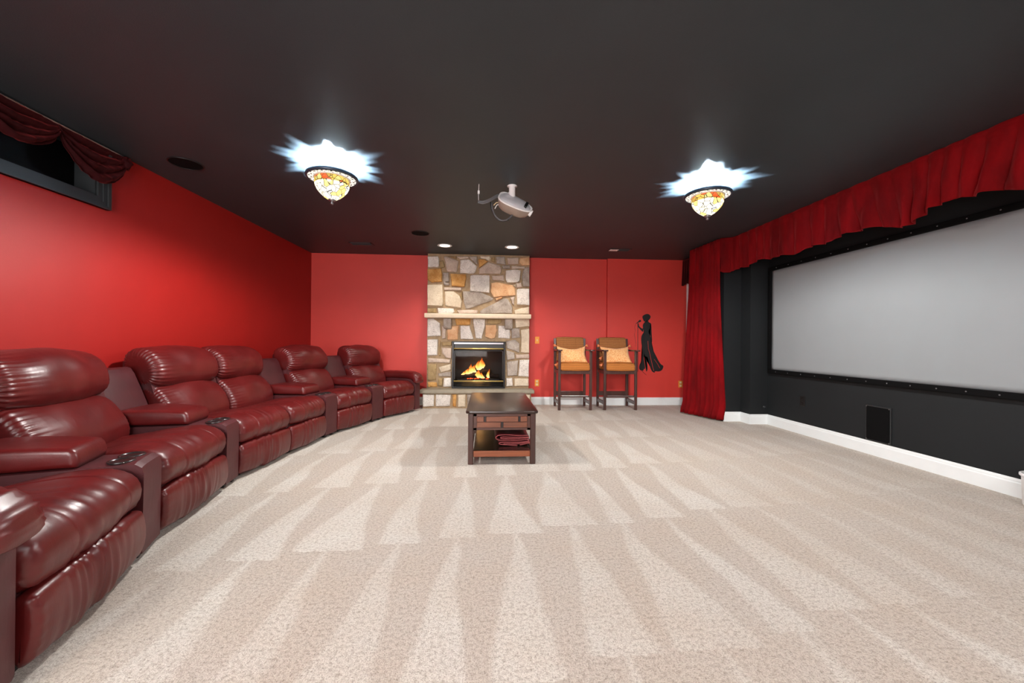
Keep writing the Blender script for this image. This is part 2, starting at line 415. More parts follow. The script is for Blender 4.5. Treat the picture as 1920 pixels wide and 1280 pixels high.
# door beyond the curtain, in white casing
d = struct(MB().box((3.43, 5.82, 0.01), (3.465, 6.40, 2.0), .003).build('door_1', MAT['white_trim']))
for z0, z1 in ((0.2, 0.95), (1.1, 1.85)):
    MB().box((3.42, 5.90, z0), (3.432, 6.32, z1), .008).build('door_panel', MAT['white_trim'], d)
m = MB(); m.box((3.36, 6.375, 0), (3.385, 6.462, 2.09), .004); m.box((3.36, 5.735, 0), (3.385, 5.82, 2.09), .004)
m.box((3.355, 5.735, 2.005), (3.384, 6.462, 2.09), .004); m.box((3.35, 6.415, 0), (3.36, 6.462, 2.09), .004)
m.build('casing', MAT['white_trim'], d)

# baseboards
def base_seg(name, pts, nrm, idx=0):
    pass
BH = .127
def baseboard(name, a, b, inward):
    """a,b floor points along the wall, inward = unit vector into the room"""
    a, b, n = Vector((*a, 0)), Vector((*b, 0)), Vector((*inward, 0))
    prof = [(0, 0), (.016, 0), (.016, .095), (.011, .104), (.011, .112), (.005, BH), (0, BH)]
    vs, fs = [], []
    for p in (a, b):
        for (q, z) in prof: vs.append(p + n * q + Vector((0, 0, z)))
    k = len(prof)
    for i in range(k): fs.append((i, (i + 1) % k, k + (i + 1) % k, k + i))
    fs += [tuple(range(k)), tuple(range(k, 2 * k))]
    return struct(link(name, mesh(name, vs, fs), MAT['white_trim']))
baseboard('baseboard_right', (XR, YF), (XR, 4.90), (-1, 0))
baseboard('baseboard_stage_near', (3.40, 4.90), (XR, 4.90), (0, -1))
baseboard('baseboard_stage_side', (3.40, 4.885), (3.40, 5.09), (-1, 0))
baseboard('baseboard_stage_far', (3.16, 5.09), (3.40, 5.09), (0, -1))
baseboard('baseboard_back_left', (XL, YB), (-1.0, YB), (0, -1))
baseboard('baseboard_back', (.70, YB), (2.0, YB), (0, -1))
baseboard('baseboard_pilaster', (1.99, 6.465), (3.37, 6.465), (0, -1))
baseboard('baseboard_left', (XL, YF), (XL, YB), (1, 0))

# window high on the left wall
wn = struct(MB().box((XL - .16, WY0, WZ0), (XL - .14, WY1, 2.41)).build('window_1', MAT['dark_glass']))
m = MB(); m.box((XL - .14, WY0, WZ0), (XL, WY0 + .012, 2.41)); m.box((XL - .14, WY1 - .012, WZ0), (XL, WY1, 2.41))
m.box((XL - .14, WY0, WZ0), (XL, WY1, WZ0 + .012)); m.box((XL - .14, WY0, 2.40), (XL, WY1, 2.41))
m.build('window_jamb', MAT['black_trim'], wn)
def casing_bar(m, a, b, horiz):
    # stepped moulding: three proud steps, thickest at the outside
    pass
m = MB()
cw = .078
for (x1, o0, o1) in ((.014, 0, cw), (.022, .030, cw), (.034, .058, cw)):
    m.box((XL, WY0 - o1, WZ0 - o1), (XL + x1, WY1 + o1, WZ0 - o0))
    m.box((XL, WY1 + o0, WZ0 - o0), (XL + x1, WY1 + o1, 2.42))
    m.box((XL, WY0 - o1, WZ0 - o0), (XL + x1, WY0 - o0, 2.42))
m.build('window_casing', MAT['black_trim'], wn)
m = MB(); m.box((XL - .139, WY0 + .7, WZ0), (XL - .12, WY0 + .74, 2.4)); m.build('window_mullion', MAT['black_trim'], wn)

# ------------------------------------------------------------------ drapery
def cloth_grid(name, mat, parent, nu, nv, fn, thick=0.004):
    vs = [fn(i / (nu - 1), j / (nv - 1)) for i in range(nu) for j in range(nv)]
    fs = [(i * nv + j, (i + 1) * nv + j, (i + 1) * nv + j + 1, i * nv + j + 1) for i in range(nu - 1) for j in range(nv - 1)]
    me = bpy.data.meshes.new(name); me.from_pydata([tuple(v) for v in vs], [], fs); me.update()
    o = link(name, me, mat, parent, True)
    md = o.modifiers.new('thickness', 'SOLIDIFY'); md.thickness = thick; md.offset = 0
    return o
def sstep(a, b, x):
    t = max(0, min(1, (x - a) / (b - a))); return t * t * (3 - 2 * t)

# long stage valance along the ceiling
va = thing('stage_valance', 'long gathered crimson velvet valance along the ceiling above the projection screen', 'valance', (3.22, 3.3, H))
def pathv(s):
    # s metres along: return at the far end, then towards the camera
    if s < .16:
        t = s / .16; return 3.085 + .135 * t, 5.06 - .08 * t
    return 3.22, 4.98 - (s - .16)
LV = 3.6
def val_fn(u, v):
    s = u * LV; x, y = pathv(s)
    ph = 34 * s + 2.2 * math.sin(2.3 * s) + 1.2 * math.sin(7.1 * s + 1)
    swag = sstep(1.2, 2.2, s)
    n = noise.noise(Vector((s * 5, v * 1.5, 3.1)))
    a = (.008 + .032 * min(1, v * 1.6)) * (.35 + 1.3 * abs(noise.noise(Vector((s * 2.3, 7.7, v)))))
    if v < .13: a = .008
    dx = a * (1.6 * abs(math.sin(ph * .62 - swag * 2.2 * v * math.sin(4 * s))) - 1.0) + .016 * n * v + .02 * v * math.sin(15 * s + 3 * v) * swag
    drop = .43 + .018 * math.sin(6.2 * s + .5) + .012 * math.sin(17 * s) + .012 * noise.noise(Vector((s * 9, 0, 0)))
    drop += .03 * swag * math.sin(9.0 * s)
    dx += .006 * v * math.sin(ph * 2.3 + 2.5 * noise.noise(Vector((s * 4, v * 2, 9.0)))) + .014 * v * noise.noise(Vector((s * 11, v * 2.2 + s * 1.5, 5.5)))
    z = -.002 - v * drop
    if .11 < v < .16: dx += .006
    return (x - 3.22 - dx, y - 3.3, z)
cloth_grid('valance_cloth', MAT['velvet'], va, 420, 26, val_fn)
MB().box((.03, -1.9, -.03), (.05, 1.62, 0)).build('mounting_board', MAT['black_trim'], va)

cu = thing('stage_curtain', 'floor-length pleated crimson velvet curtain hanging beside the black stage wall', 'curtain', (3.1, 5.4, 0))
def cur_fn(u, v):
    z = 2.425 - v * 2.405
    t = sstep(0, 1, v)
    ax, ay = 3.10 + t * .09, 5.045 + t * .035
    bx, by = 3.065 - t * .085, 5.725 - t * .05
    x = ax + (bx - ax) * u; y = ay + (by - ay) * u
    a = .016 + .036 * t
    ph = 2 * PI * (8 * u + .25 * math.sin(5 * u) + .12 * math.sin(3 * v))
    n = noise.noise(Vector((u * 9, v * 1.2, 1.7)))
    off = a * (1.7 * abs(math.sin(ph * .55)) ** .8 - .9) + .02 * n * t + (.035 * sstep(.92, 1.0, v))
    off = max(off, -.06)
    return (x - off - .035 - 3.1, y + .008 * math.sin(ph * .5 + 4 * v) - 5.4, z)
cloth_grid('curtain_cloth', MAT['velvet'], cu, 150, 44, cur_fn)
MB().tube([(.0, -.34, 2.425), (.0, .33, 2.425)], .010, 10).build('curtain_rod', MAT['steel'], cu)

dv = thing('door_valance', 'short dark red velvet valance over the doorway behind the long curtain', 'valance', (3.29, 6.1, 2.43))
def dv_fn(u, v):
    y = 6.452 - u * .70; ph = 60 * u
    return (-.012 * math.sin(ph) * v - .01 - .012 * v, y - 6.1, -v * (.42 + .012 * math.sin(21 * u)))
cloth_grid('valance_cloth', MAT['velvet_dark'], dv, 80, 12, dv_fn)
MB().box((0, -.36, -.03), (.09, .355, 0)).build('mounting_board', MAT['black_trim'], dv)

wv = thing('window_swag_valance', 'dark red velvet swag valance draped across the top of the high window', 'valance', (XL, 2.4, H))
def swag(y0, y1, drop):
    def fn(u, v):
        y = y0 + (y1 - y0) * u
        sag = 4 * u * (1 - u)
        z = -.022 - v * (.035 + drop * sag ** .75) - .02 * (1 - sag) * v
        fold = math.sin(v * 24 + .8 * math.sin(9 * u) + 1.5 * noise.noise(Vector((u * 4, v * 3, y0))))
        out = .035 + .02 * v + .016 * fold * (0.35 + sag) * (v > .02) + .03 * sag * v + .012 * noise.noise(Vector((u * 14, v * 6, y1)))
        return (out, y - 2.4, z)
    cloth_grid('swag', MAT['velvet_dark'], wv, 46, 34, fn)
swag(2.735, 3.215, .24); swag(2.235, 2.735, .19); swag(1.73, 2.235, .2)
m = MB()
for k in range(7):
    m.tube([(.045 + .006 * math.sin(k), .80 + .012 * (k % 3), -.02), (.05 + .012 * (k % 2), .805 + .012 * (k % 3), -.06), (.045, .80 + .014 * (k % 3), -.10 - .01 * (k % 2))], [.016, .022, .010], 7)
m.build('gathered_end', MAT['velvet_dark'], wv, True)
MB().tube([(.03, -.75, -.014), (.03, .84, -.014)], .008, 8).build('rod', MAT['steel'], wv)

# ------------------------------------------------------------------ projection screen and right-wall fittings
SY0, SY1, SZ0, SZ1 = 1.86, 4.80, .715, 1.965
sc = thing('projection_screen', 'large grey fixed projection screen in a black frame on the black wall', 'screen', (XR, 3.3, 0))
def scr_fn(u, v):
    y = SY0 + (SY1 - SY0) * u; z = SZ0 + (SZ1 - SZ0) * v
    w = .0025 * math.sin(9 * (y * .9 + z * 1.3)) * math.exp(-((y - 4.1) / .6) ** 2 - ((z - 1.0) / .3) ** 2) + .001 * noise.noise(Vector((y * 2, z * 2, 0)))
    return (-.022 + w, y - 3.3, z)
cloth_grid('screen_fabric', MAT['screen'], sc, 70, 34, scr_fn, .002)
fw = .05
def bar(a, b): return MB().box(a, b, .006).build('frame_bar', MAT['grille'], sc)
bar((-.045, SY0 - 3.3 - fw, SZ0 - fw), (-.002, SY1 - 3.3 + fw, SZ0)); bar((-.045, SY0 - 3.3 - fw, SZ1), (-.002, SY1 - 3.3 + fw, SZ1 + fw))
bar((-.045, SY1 - 3.3, SZ0), (-.002, SY1 - 3.3 + fw, SZ1)); bar((-.045, SY0 - 3.3 - fw, SZ0), (-.002, SY0 - 3.3, SZ1))
snap = None
for zz in (SZ0 - .025, SZ1 + .025):
    for k in range(15):
        y = SY0 + .1 + k * (SY1 - SY0 - .2) / 14 - 3.3
        if snap is None:
            snap = MB().lathe([(0, .004), (.004, .003), (.006, 0)], seg=10).build('snap', MAT['cable'], sc, True)
            s = snap
        else:
            s = snap.copy(); COL.objects.link(s)
        s.location = (-.045, y, zz); s.rotation_euler = (0, -PI / 2, 0)

sp = thing('wall_speaker', 'black square subwoofer grille set low in the black wall under the screen', 'speaker', (XR, 3.44, .30))
MB().box((-.012, -.118, -.166), (-.0, .118, .166), .003).build('frame', MAT['black_trim'], sp)
MB().box((-.018, -.108, -.156), (-.011, .108, .156), .003).build('grille', MAT['grille'], sp)
for sy in (-1, 1):
    for sz in (-1, 1): MB().box((-.019, sy * .106 - .004, sz * .154 - .004), (-.012, sy * .106 + .004, sz * .154 + .004)).build('corner_clip', MAT['steel'], sp)

def plate(name, label, loc, rz, plate_mat, ins_mat, kind):
    """wall plate facing local -Y"""
    t = thing(name, label, 'outlet' if kind != 'switch' else 'switch', loc, rz)
    MB().box((-.036, -.007, -.058), (.036, 0, .058), .003).build('cover_plate', plate_mat, t)
    if kind == 'outlet':
        for s in (-1, 1):
            o = MB().box((-.017, -.011, s * .026 - .016), (.017, -.006, s * .026 + .016), .004).build('socket', ins_mat, t)
            for q in (-.007, .007): MB().box((q - .0015, -.0116, s * .026 - .006), (q + .0015, -.0105, s * .026 + .006)).build('slot', MAT['black_plastic'], o)
    elif kind == 'switch':
        o = MB().box((-.008, -.009, -.016), (.008, -.006, .016), .002).build('switch_surround', ins_mat, t)
        MB().box((-.004, -.019, -.002), (.004, -.008, .009), .001).build('toggle', ins_mat, o)
    else:
        MB().tube([(0, -.006, 0), (0, -.018, 0)], .006, 10).build('coax_stub', MAT['steel'], t)
    MB().box((-.0022, -.0082, -.0022), (.0022, -.0068, .0022)).build('screw', MAT['steel'], t)
    return t
plate('light_switch', 'gold light switch plate on the red wall right of the fireplace', (.833, YB, 1.07), 0, MAT['brass_plate'], MAT['ivory'], 'switch')
plate('power_outlet', 'gold outlet plate low on the red wall between fireplace and bar stools', (.836, YB, .36), 0, MAT['brass_plate'], MAT['ivory'], 'outlet')
plate('power_outlet', 'gold outlet plate low on the red wall right of the singer decal', (3.262, 6.465, .352), 0, MAT['brass_plate'], MAT['ivory'], 'outlet')
plate('power_outlet', 'black outlet plate on the black wall under the screen, left of the speaker grille', (XR, 4.328, .381), -PI / 2, MAT['black_plastic'], MAT['black_metal'], 'outlet')
jk = thing('cable_jack', 'small black cable jack low on the black stage wall near the corner', 'jack', (3.595, 4.90, .222))
MB().lathe([(0, .004), (.012, .004), (.016, .002), (.017, 0)], seg=16).build('jack_plate', MAT['black_trim'], jk, True).rotation_euler = (PI / 2, 0, 0)
MB().tube([(0, 0, 0), (0, -.014, 0)], .005, 10).build('coax_stub', MAT['steel'], jk)

# white bin mostly beyond the right edge
bn = thing('waste_bin', 'white rounded bin against the right baseboard at the picture edge', 'bin', (3.515, 2.255, 0))
MB().lathe([(0, 0), (.085, 0), (.10, .02), (.105, .20), (.108, .21), (.103, .215), (.098, .205), (.092, .03), (0, .025)], seg=32).build('bin_body', MAT['white_plastic'], bn, True)
MB().lathe([(.108, .2), (.114, .205), (.114, .218), (.106, .222), (.103, .215)], seg=32).build('bin_rim', MAT['white_plastic'], bn, True)

# ------------------------------------------------------------------ fireplace
fp = thing('stone_fireplace', 'fieldstone chimney fireplace with mantel shelf and lit gas fire on the red back wall', 'fireplace', (-.14, YB, 0))
OX = -.14
FY = 6.385                         # mortar face
def fx(px): return px - OX
m = MB()
a0, a1 = -.955, .68
m.box((fx(a0), FY - YB, 0), (fx(FX0), -.001, H - .001)); m.box((fx(FX1), FY - YB, 0), (fx(a1), -.001, H - .001))
m.box((fx(FX0), FY - YB, 0), (fx(FX1), -.001, FZ0)); m.box((fx(FX0), FY - YB, FZ1), (fx(FX1), -.001, H - .001))
m.box((fx(-.985), 6.175 - YB, 0), (fx(.70), FY - YB, .232))
m.build('mortar_core', MAT['mortar'], fp)
def cv(zx, zy):
    """measured survey units of the stone pattern -> metres on the chimney face"""
    px = 780 + zx / 4; py = 460 + zy / 4
    X = -.957 + (px - 802 + .008 * (py - 476.5)) * .008572
    Z = 2.427 - (py - 476.5 - .021 * (px - 802)) * .008523
    return X, Z
ST = [
 ('W', [(88,85),(165,82),(172,100),(172,155),(160,165),(90,163)]), ('B', [(176,118),(203,112),(215,165),(182,172)]),
 ('P', [(208,85),(225,82),(318,118),(305,195),(298,203),(232,197),(222,150)]), ('B', [(238,82),(302,82),(300,104)]),
 ('W', [(330,110),(395,105),(455,158),(438,205),(425,213),(328,208)]), ('G', [(395,86),(455,84),(460,142),(448,144),(405,102)]),
 ('T', [(466,103),(512,104),(535,122),(470,170)]), ('P', [(540,124),(628,152),(640,180),(632,215),(468,215),(470,178)]),
 ('C', [(480,82),(550,80),(558,100),(545,116),(520,104),(484,98)]), ('B', [(562,95),(588,85),(590,128),(562,118)]),
 ('G', [(597,85),(663,84),(670,147),(600,135)]), ('P', [(680,92),(768,92),(765,140),(690,146)]),
 ('O', [(778,92),(850,85),(852,147),(795,150),(772,128)]), ('G', [(642,153),(703,151),(705,174),(646,177)]),
 ('P', [(714,155),(815,158),(818,176),(715,178)]), ('W', [(670,190),(740,182),(785,190),(775,270),(760,280),(680,282),(668,260)]),
 ('G', [(800,190),(830,160),(850,165),(850,312),(802,312),(790,240)]), ('T', [(86,178),(188,172),(196,215),(195,272),(120,280),(88,258)]),
 ('G', [(201,205),(245,205),(248,275),(205,277)]), ('T', [(255,212),(372,218),(375,250),(362,312),(265,305)]),
 ('W', [(404,230),(420,222),(550,225),(548,358),(402,345)]), ('P', [(565,228),(655,225),(660,270),(570,262)]),
 ('O', [(560,285),(600,278),(720,300),(740,320),(745,378),(580,392),(556,350)]), ('C', [(86,295),(198,293),(205,440),(195,458),(86,450)]),
 ('C', [(215,345),(280,345),(325,380),(340,420),(335,470),(218,452)]), ('G', [(350,345),(480,350),(580,400),(570,415),(400,475),(370,478),(355,430)]),
 ('W', [(755,335),(765,328),(850,328),(850,455),(755,448)]), ('G', [(475,497),(520,470),(660,400),(685,405),(722,470),(720,515),(480,515)]),
 ('W', [(160,470),(280,475),(288,500),(270,515),(165,512)]), ('B', [(86,472),(150,470),(152,507),(88,507)]),
 ('C', [(735,492),(790,475),(850,465),(850,520),(740,520)]), ('P', [(305,490),(390,484),(462,490),(458,512),(320,514)]),
 ('P', [(208,316),(340,319),(340,338),(210,335)]), ('P', [(703,395),(738,388),(733,452),(718,440)]), ('O', [(592,402),(650,386),(640,403),(597,417)]),
 ('C', [(720,300),(748,292),(745,318)]), ('G', [(210,240),(212,284),(250,286),(250,300),(212,300),(204,284)]),
 ('B', [(343,345),(348,410),(340,405),(325,372)]), ('P', [(300,84),(388,84),(396,98),(325,106)]), ('P', [(746,286),(790,280),(796,316),(752,322)]),
 ('W', [(88,548),(130,548),(180,585),(187,680),(88,682)]), ('T', [(290,550),(408,550),(405,598),(300,600)]),
 ('W', [(425,552),(515,555),(515,610),(490,705),(445,700),(430,610)]), ('B', [(530,555),(640,558),(635,585),(600,596),(530,590)]),
 ('C', [(740,560),(850,548),(850,615),(745,625)]), ('O', [(232,610),(320,602),(312,710),(235,712)]),
 ('W', [(330,605),(400,605),(428,700),(425,710),(332,705)]), ('O', [(520,600),(598,600),(605,640),(590,700),(560,708),(515,690)]),
 ('W', [(615,605),(700,608),(708,680),(700,708),(612,700)]), ('G', [(712,630),(775,628),(780,700),(715,705)]),
 ('C', [(785,640),(848,630),(848,818),(785,812)]), ('W', [(88,705),(165,705),(160,825),(88,825)]),
 ('B', [(190,725),(265,722),(265,752),(195,754)]), ('P', [(190,767),(265,770),(265,850),(225,845),(195,810)]),
 ('P', [(192,600),(225,612),(222,700),(196,704)]), ('B', [(178,714),(184,716),(184,830),(172,828)]),
 ('G', [(675,725),(740,715),(776,745),(772,815),(680,778)]), ('G', [(675,795),(735,812),(738,860),(680,870)]),
 ('P', [(745,828),(848,825),(848,860),(748,857)]), ('P', [(88,843),(200,852),(258,858),(252,882),(92,877)]),
 ('B', [(88,890),(155,890),(150,1010),(90,1012)]), ('C', [(170,915),(262,890),(262,935),(185,955)]),
 ('G', [(165,962),(262,948),(262,985),(170,982)]), ('G', [(680,882),(765,872),(756,985),(682,990)]),
 ('W', [(775,870),(848,867),(845,1000),(765,992)]), ('T', [(90,1025),(155,1028),(160,1060),(92,1062)]),
 ('W', [(210,997),(262,995),(265,1062),(205,1062)]), ('W', [(675,1005),(720,1002),(725,1066),(675,1068)]),
 ('C', [(735,1008),(845,1012),(845,1068),(737,1068)]), ('B', [(168,998),(200,1000),(195,1056),(168,1052)]),
]
def stone_obj(kind, P, yface, rnd):
    """P polygon in (X,Z); a proud, chipped fieldstone"""
    # subdivide and roughen outline
    Q = []
    n = len(P)
    for i in range(n):
        a, b = Vector(P[i]), Vector(P[(i + 1) % n]); L = (b - a).length
        k = 1 if L < .06 else (2 if L < .14 else 3)
        for j in range(k):
            p = a.lerp(b, j / k)
            if j: p += Vector((rnd.uniform(-.004, .004), rnd.uniform(-.004, .004)))
            Q.append(p)
    c = sum(Q, Vector((0, 0))) / len(Q)
    dep = rnd.uniform(.022, .042); tx, tz = rnd.uniform(-.06, .06), rnd.uniform(-.06, .06)
    vs, fs = [], []
    k = len(Q)
    def ring(inset, d):
        for p in Q:
            v = p - c; L = max(v.length, 1e-4); q = c + v * max(.3, (L - inset) / L)
            dd = d + (tx * (q.x - c.x) + tz * (q.y - c.y)) * (d > .01)
            vs.append((q.x - OX, yface - dd - YB, q.y))
    ring(0, -.004); ring(.001, dep * .6); ring(.008, dep * .92); ring(.026, dep)
    vs.append((c.x - OX, yface - dep - .003 - YB, c.y))
    for r in range(3):
        for i in range(k): fs.append((r * k + i, r * k + (i + 1) % k, (r + 1) * k + (i + 1) % k, (r + 1) * k + i))
    for i in range(k): fs.append((3 * k + i, 3 * k + (i + 1) % k, 4 * k))
    me = mesh('stone', vs, fs)
    o = link('stone', me, STONE[kind], fp); autosmooth(o, 50)
    return o
rs = random.Random(3)
for kind, pz in ST:
    P = [cv(*p) for p in pz]
    P = [(min(max(x, -.962), .685), min(z, H - .012)) for x, z in P]
    stone_obj(kind, P, FY, rs)
# hearth front stones
hx = -.985; seq = [('W', .20), ('W', .255), ('T', .085), ('C', .14), ('G', .2), ('W', .17), ('O', .13), ('G', .22), ('W', .15), ('C', .14)]
for kind, w in seq:
    x1 = min(hx + w - .02, .70)
    if x1 - hx < .04: break
    P = [(hx + .004, .225 - rs.uniform(0, .012)), (x1, .225 - rs.uniform(0, .012)), (x1 - rs.uniform(-.006, .014), .02 + rs.uniform(0, .02)), (hx + rs.uniform(0, .01), .02 + rs.uniform(0, .02))]
    stone_obj(kind, P, 6.175, rs); hx += w
autosmooth(MB().box((fx(-1.03), 6.115 - YB, .233), (fx(.745), FY - YB - .0, .288), .012).build('hearth_slab', MAT['slab'], fp))
autosmooth(MB().box((fx(-.975), 6.20 - YB, 1.405), (fx(.695), FY - YB, 1.475), .008).build('mantel_shelf', MAT['mantel'], fp))
for cx in (-.628, .345):
    m = MB(); m.prism([(6.385 - YB, 1.22), (6.30 - YB, 1.255), (6.275 - YB, 1.31), (6.28 - YB, 1.404), (6.385 - YB, 1.404)], fx(cx - .062), fx(cx + .062), 'X', .014)
    o = m.build('corbel', STONE['G'], fp); autosmooth(o)
# gas firebox
fb = MB()
yf = 6.365 - YB
x0, x1 = fx(-.555), fx(.298)
# interior shell
fb.box((x0, .0, .30), (x1, .36, .33)); fb.box((x0, .34, .30), (x1, .36, 1.04)); fb.box((x0, -.12, .30), (x0 + .02, .36, 1.04)); fb.box((x1 - .02, -.12, .30), (x1, .36, 1.04)); fb.box((x0, -.1, 1.02), (x1, .36, 1.04))
fbo = fb.build('firebox', MAT['firebox'], fp)
m = MB()
m.box((x0, yf - .03, .31), (x0 + .03, yf + .04, 1.04), .004); m.box((x1 - .03, yf - .03, .31), (x1, yf + .04, 1.04), .004)
m.box((x0, yf - .03, 1.025), (x1, yf + .04, 1.04), .003); m.box((x0, yf - .03, .29), (x1, yf + .04, .315), .003)
m.box((x0 + .03, yf + .012, .915), (x1 - .03, yf + .03, .935), .003)
m.box((x0 + .03, yf - .004, .43), (x0 + .05, yf + .02, .90), .003); m.box((x1 - .05, yf - .004, .43), (x1 - .03, yf + .02, .90), .003)
m.box((x0 + .03, yf - .004, .885), (x1 - .03, yf + .02, .90), .003)
m.build('black_frame', MAT['black_metal'], fbo)
MB().box((x0 + .03, yf - .022, .995), (x1 - .03, yf - .008, 1.024), .004).build('hood_bar', MAT['steel'], fbo)
MB().box((x0 + .03, yf + .025, .935), (x1 - .03, yf + .03, 1.0)).build('upper_vent', MAT['black_plastic'], fbo)
for zz in (.925, .405):
    MB().tube([(x0 + .028, yf - .018, zz), (x1 - .028, yf - .018, zz)], .0105, 10).build('brass_bar', MAT['brass'], fbo, True)
for zz in (.378, .352, .326):
    MB().box((x0 + .03, yf - .016, zz - .006), (x1 - .03, yf + .02, zz + .005), .002, rot=Matrix.Rotation(.35, 3, 'X')).build('louvre', MAT['black_metal'], fbo)
MB().box((x0 + .04, yf + .008, .42), (x1 - .04, yf + .011, .895)).build('glass_pane', MAT['fire_glass'], fbo)
m = MB(); m.box((x0 + .08, .0, .33), (x1 - .08, .26, .42), .01); m.build('burner_tray', MAT['firebox'], fbo)
def logo(a, b, r):
    pts = [Vector(a).lerp(Vector(b), i / 6) + Vector((0, 0, .012 * math.sin(i * 1.9))) for i in range(7)]
    autosmooth(MB().tube(pts, [r * (.9 + .12 * math.sin(2.3 * i)) for i in range(7)], 9).build('log', MAT['log'], fbo))
cx = (x0 + x1) / 2
logo((cx - .30, .10, .46), (cx + .05, .16, .50), .040); logo((cx - .06, .06, .455), (cx + .32, .14, .47), .036); logo((cx - .12, .20, .47), (cx + .18, .05, .56), .032)
m = MB()
for k in range(26): m.sphere((cx + rs.uniform(-.2, .16), rs.uniform(0, .06), .425), rs.uniform(.008, .016), 6)
eo = m.build('embers', MAT['ember'], fbo); eo['kind'] = 'stuff'
def flame_obj(x, y, z, w, h, lean, seed):
    vs, fs = [], []; n, sg = 12, 8; r2 = random.Random(seed); ph = r2.uniform(0, 6)
    for i in range(n):
        t = i / (n - 1); rr = w * (math.sin(PI * min(1, t * .8 + .2)) ** .8) * (1 - t) ** .55 + .001
        ox = lean * t * t + .25 * w * math.sin(5 * t + ph)
        for k in range(sg):
            a = 2 * PI * k / sg
            vs.append((x + ox + rr * math.cos(a) * (1 + .25 * math.sin(3 * a + 9 * t + ph)), y + .5 * rr * math.sin(a), z + h * t * (1 - .1 * math.cos(a + ph))))
    for i in range(n - 1):
        for k in range(sg): fs.append((i * sg + k, i * sg + (k + 1) % sg, (i + 1) * sg + (k + 1) % sg, (i + 1) * sg + k))
    o = link('flame', mesh('flame', vs, fs), MAT['flame'], fbo, True)
for i, (x, z, w, h, ln) in enumerate([(-.255, .49, .035, .07, .04), (-.20, .50, .045, .10, .06), (-.145, .51, .05, .16, .03), (-.09, .53, .04, .13, .03),
                                      (-.02, .57, .045, .16, .03), (.025, .585, .05, .20, .01), (.065, .60, .035, .13, .0), (-.01, .44, .05, .14, .01), (.045, .43, .045, .10, .0), (.155, .44, .026, .17, .02)]):
    flame_obj(cx + x, .03 + .012 * (i % 3), z, w, h, ln, i)
fl = bpy.data.lights.new('fire_glow', 'POINT'); fl.energy = 3.0; fl.color = (1, .45, .12); fl.shadow_soft_size = .08
flo = bpy.data.objects.new('fire_glow', fl); COL.objects.link(flo); flo.parent = fbo; flo.location = (cx, .06, .66)

# ------------------------------------------------------------------ wall decal
dc = thing('wall_decal', 'black silhouette decal of a woman in a long gown singing at a microphone', 'decal', (2.7, 6.465, 0))
def dz(x, y):
    px = 1180 + x / 9.84; py = 580 + y / 9.84
    return (2.675 + (px - 1210 + .008 * (py - 640)) * .00871 - 2.7, 1.516 - (py - 590 - .0085 * (px - 1210)) * .00871)
def decal(name, pts, smooth=1):
    P = [Vector(dz(*p)) for p in pts]
    for _ in range(smooth):
        Q = []
        for i in range(len(P)):
            a, b = P[i], P[(i + 1) % len(P)]
            Q += [a.lerp(b, .25), a.lerp(b, .75)]
        P = Q
    m = MB(); m.prism([(p.x, p.y) for p in P], -.003, -.0005, 'Y'); bmesh.ops.triangulate(m.bm, faces=[f for f in m.bm.faces if len(f.verts) > 4])
    return m.build(name, MAT['decal'], dc)
decal('head', [(208,135),(235,108),(295,83),(342,93),(373,130),(362,172),(332,208),(300,218),(278,242),(255,228),(240,230),(226,195),(213,165)])
decal('gown', [(285,205),(322,205),(324,240),(376,262),(384,300),(372,350),(345,375),(325,420),(345,470),(368,520),(385,600),(392,680),(420,780),(470,870),(520,970),(570,1045),(622,1068),(610,1120),(582,1162),(520,1180),(470,1172),(440,1180),(464,1197),(425,1197),(385,1162),(350,1060),(322,940),(306,895),(300,930),(300,1000),(312,1080),(308,1150),(290,1182),(281,1162),(292,1080),(282,990),(262,900),(246,825),(240,850),(240,950),(262,1060),(264,1134),(240,1122),(228,1164),(190,1162),(148,1134),(146,1070),(190,980),(215,850),(205,720),(187,600),(189,520),(215,460),(246,430),(238,400),(222,370),(217,290),(240,258),(276,243)])
decal('raised_arm', [(226,350),(230,430),(203,418),(138,348),(115,312),(118,262),(136,262),(142,318),(212,372)])
decal('lowered_arm', [(370,280),(386,310),(389,450),(402,600),(386,640),(370,612),(377,560),(360,460),(350,405),(354,365)])
decal('microphone', [(140,215),(160,196),(184,206),(186,230),(165,242),(140,245),(92,275),(80,270),(120,238)])
def stroke(name, pts, r, mat, off):
    MB().tube([(dz(*p)[0], off, dz(*p)[1]) for p in pts], r, 6).build(name, mat, dc)
stroke('mic_stand', [(122, 255), (122, 500), (122, 900), (122, 1180)], .0045, MAT['decal'], -.001)
stroke('mic_cord', [(85,270),(60,340),(75,400),(55,470),(75,580),(85,650),(75,700)], .0022, MAT['decal'], -.001)
stroke('stand_foot', [(205,1172),(245,1205),(285,1242)], .003, MAT['decal'], -.001)
stroke('gown_slit', [(316,600),(325,740),(353,830),(370,920),(408,1080),(430,1165)], .0032, MAT['red_back'], -.0035)
stroke('gown_slit', [(440,945),(505,1035),(548,1115)], .0032, MAT['red_back'], -.0035)

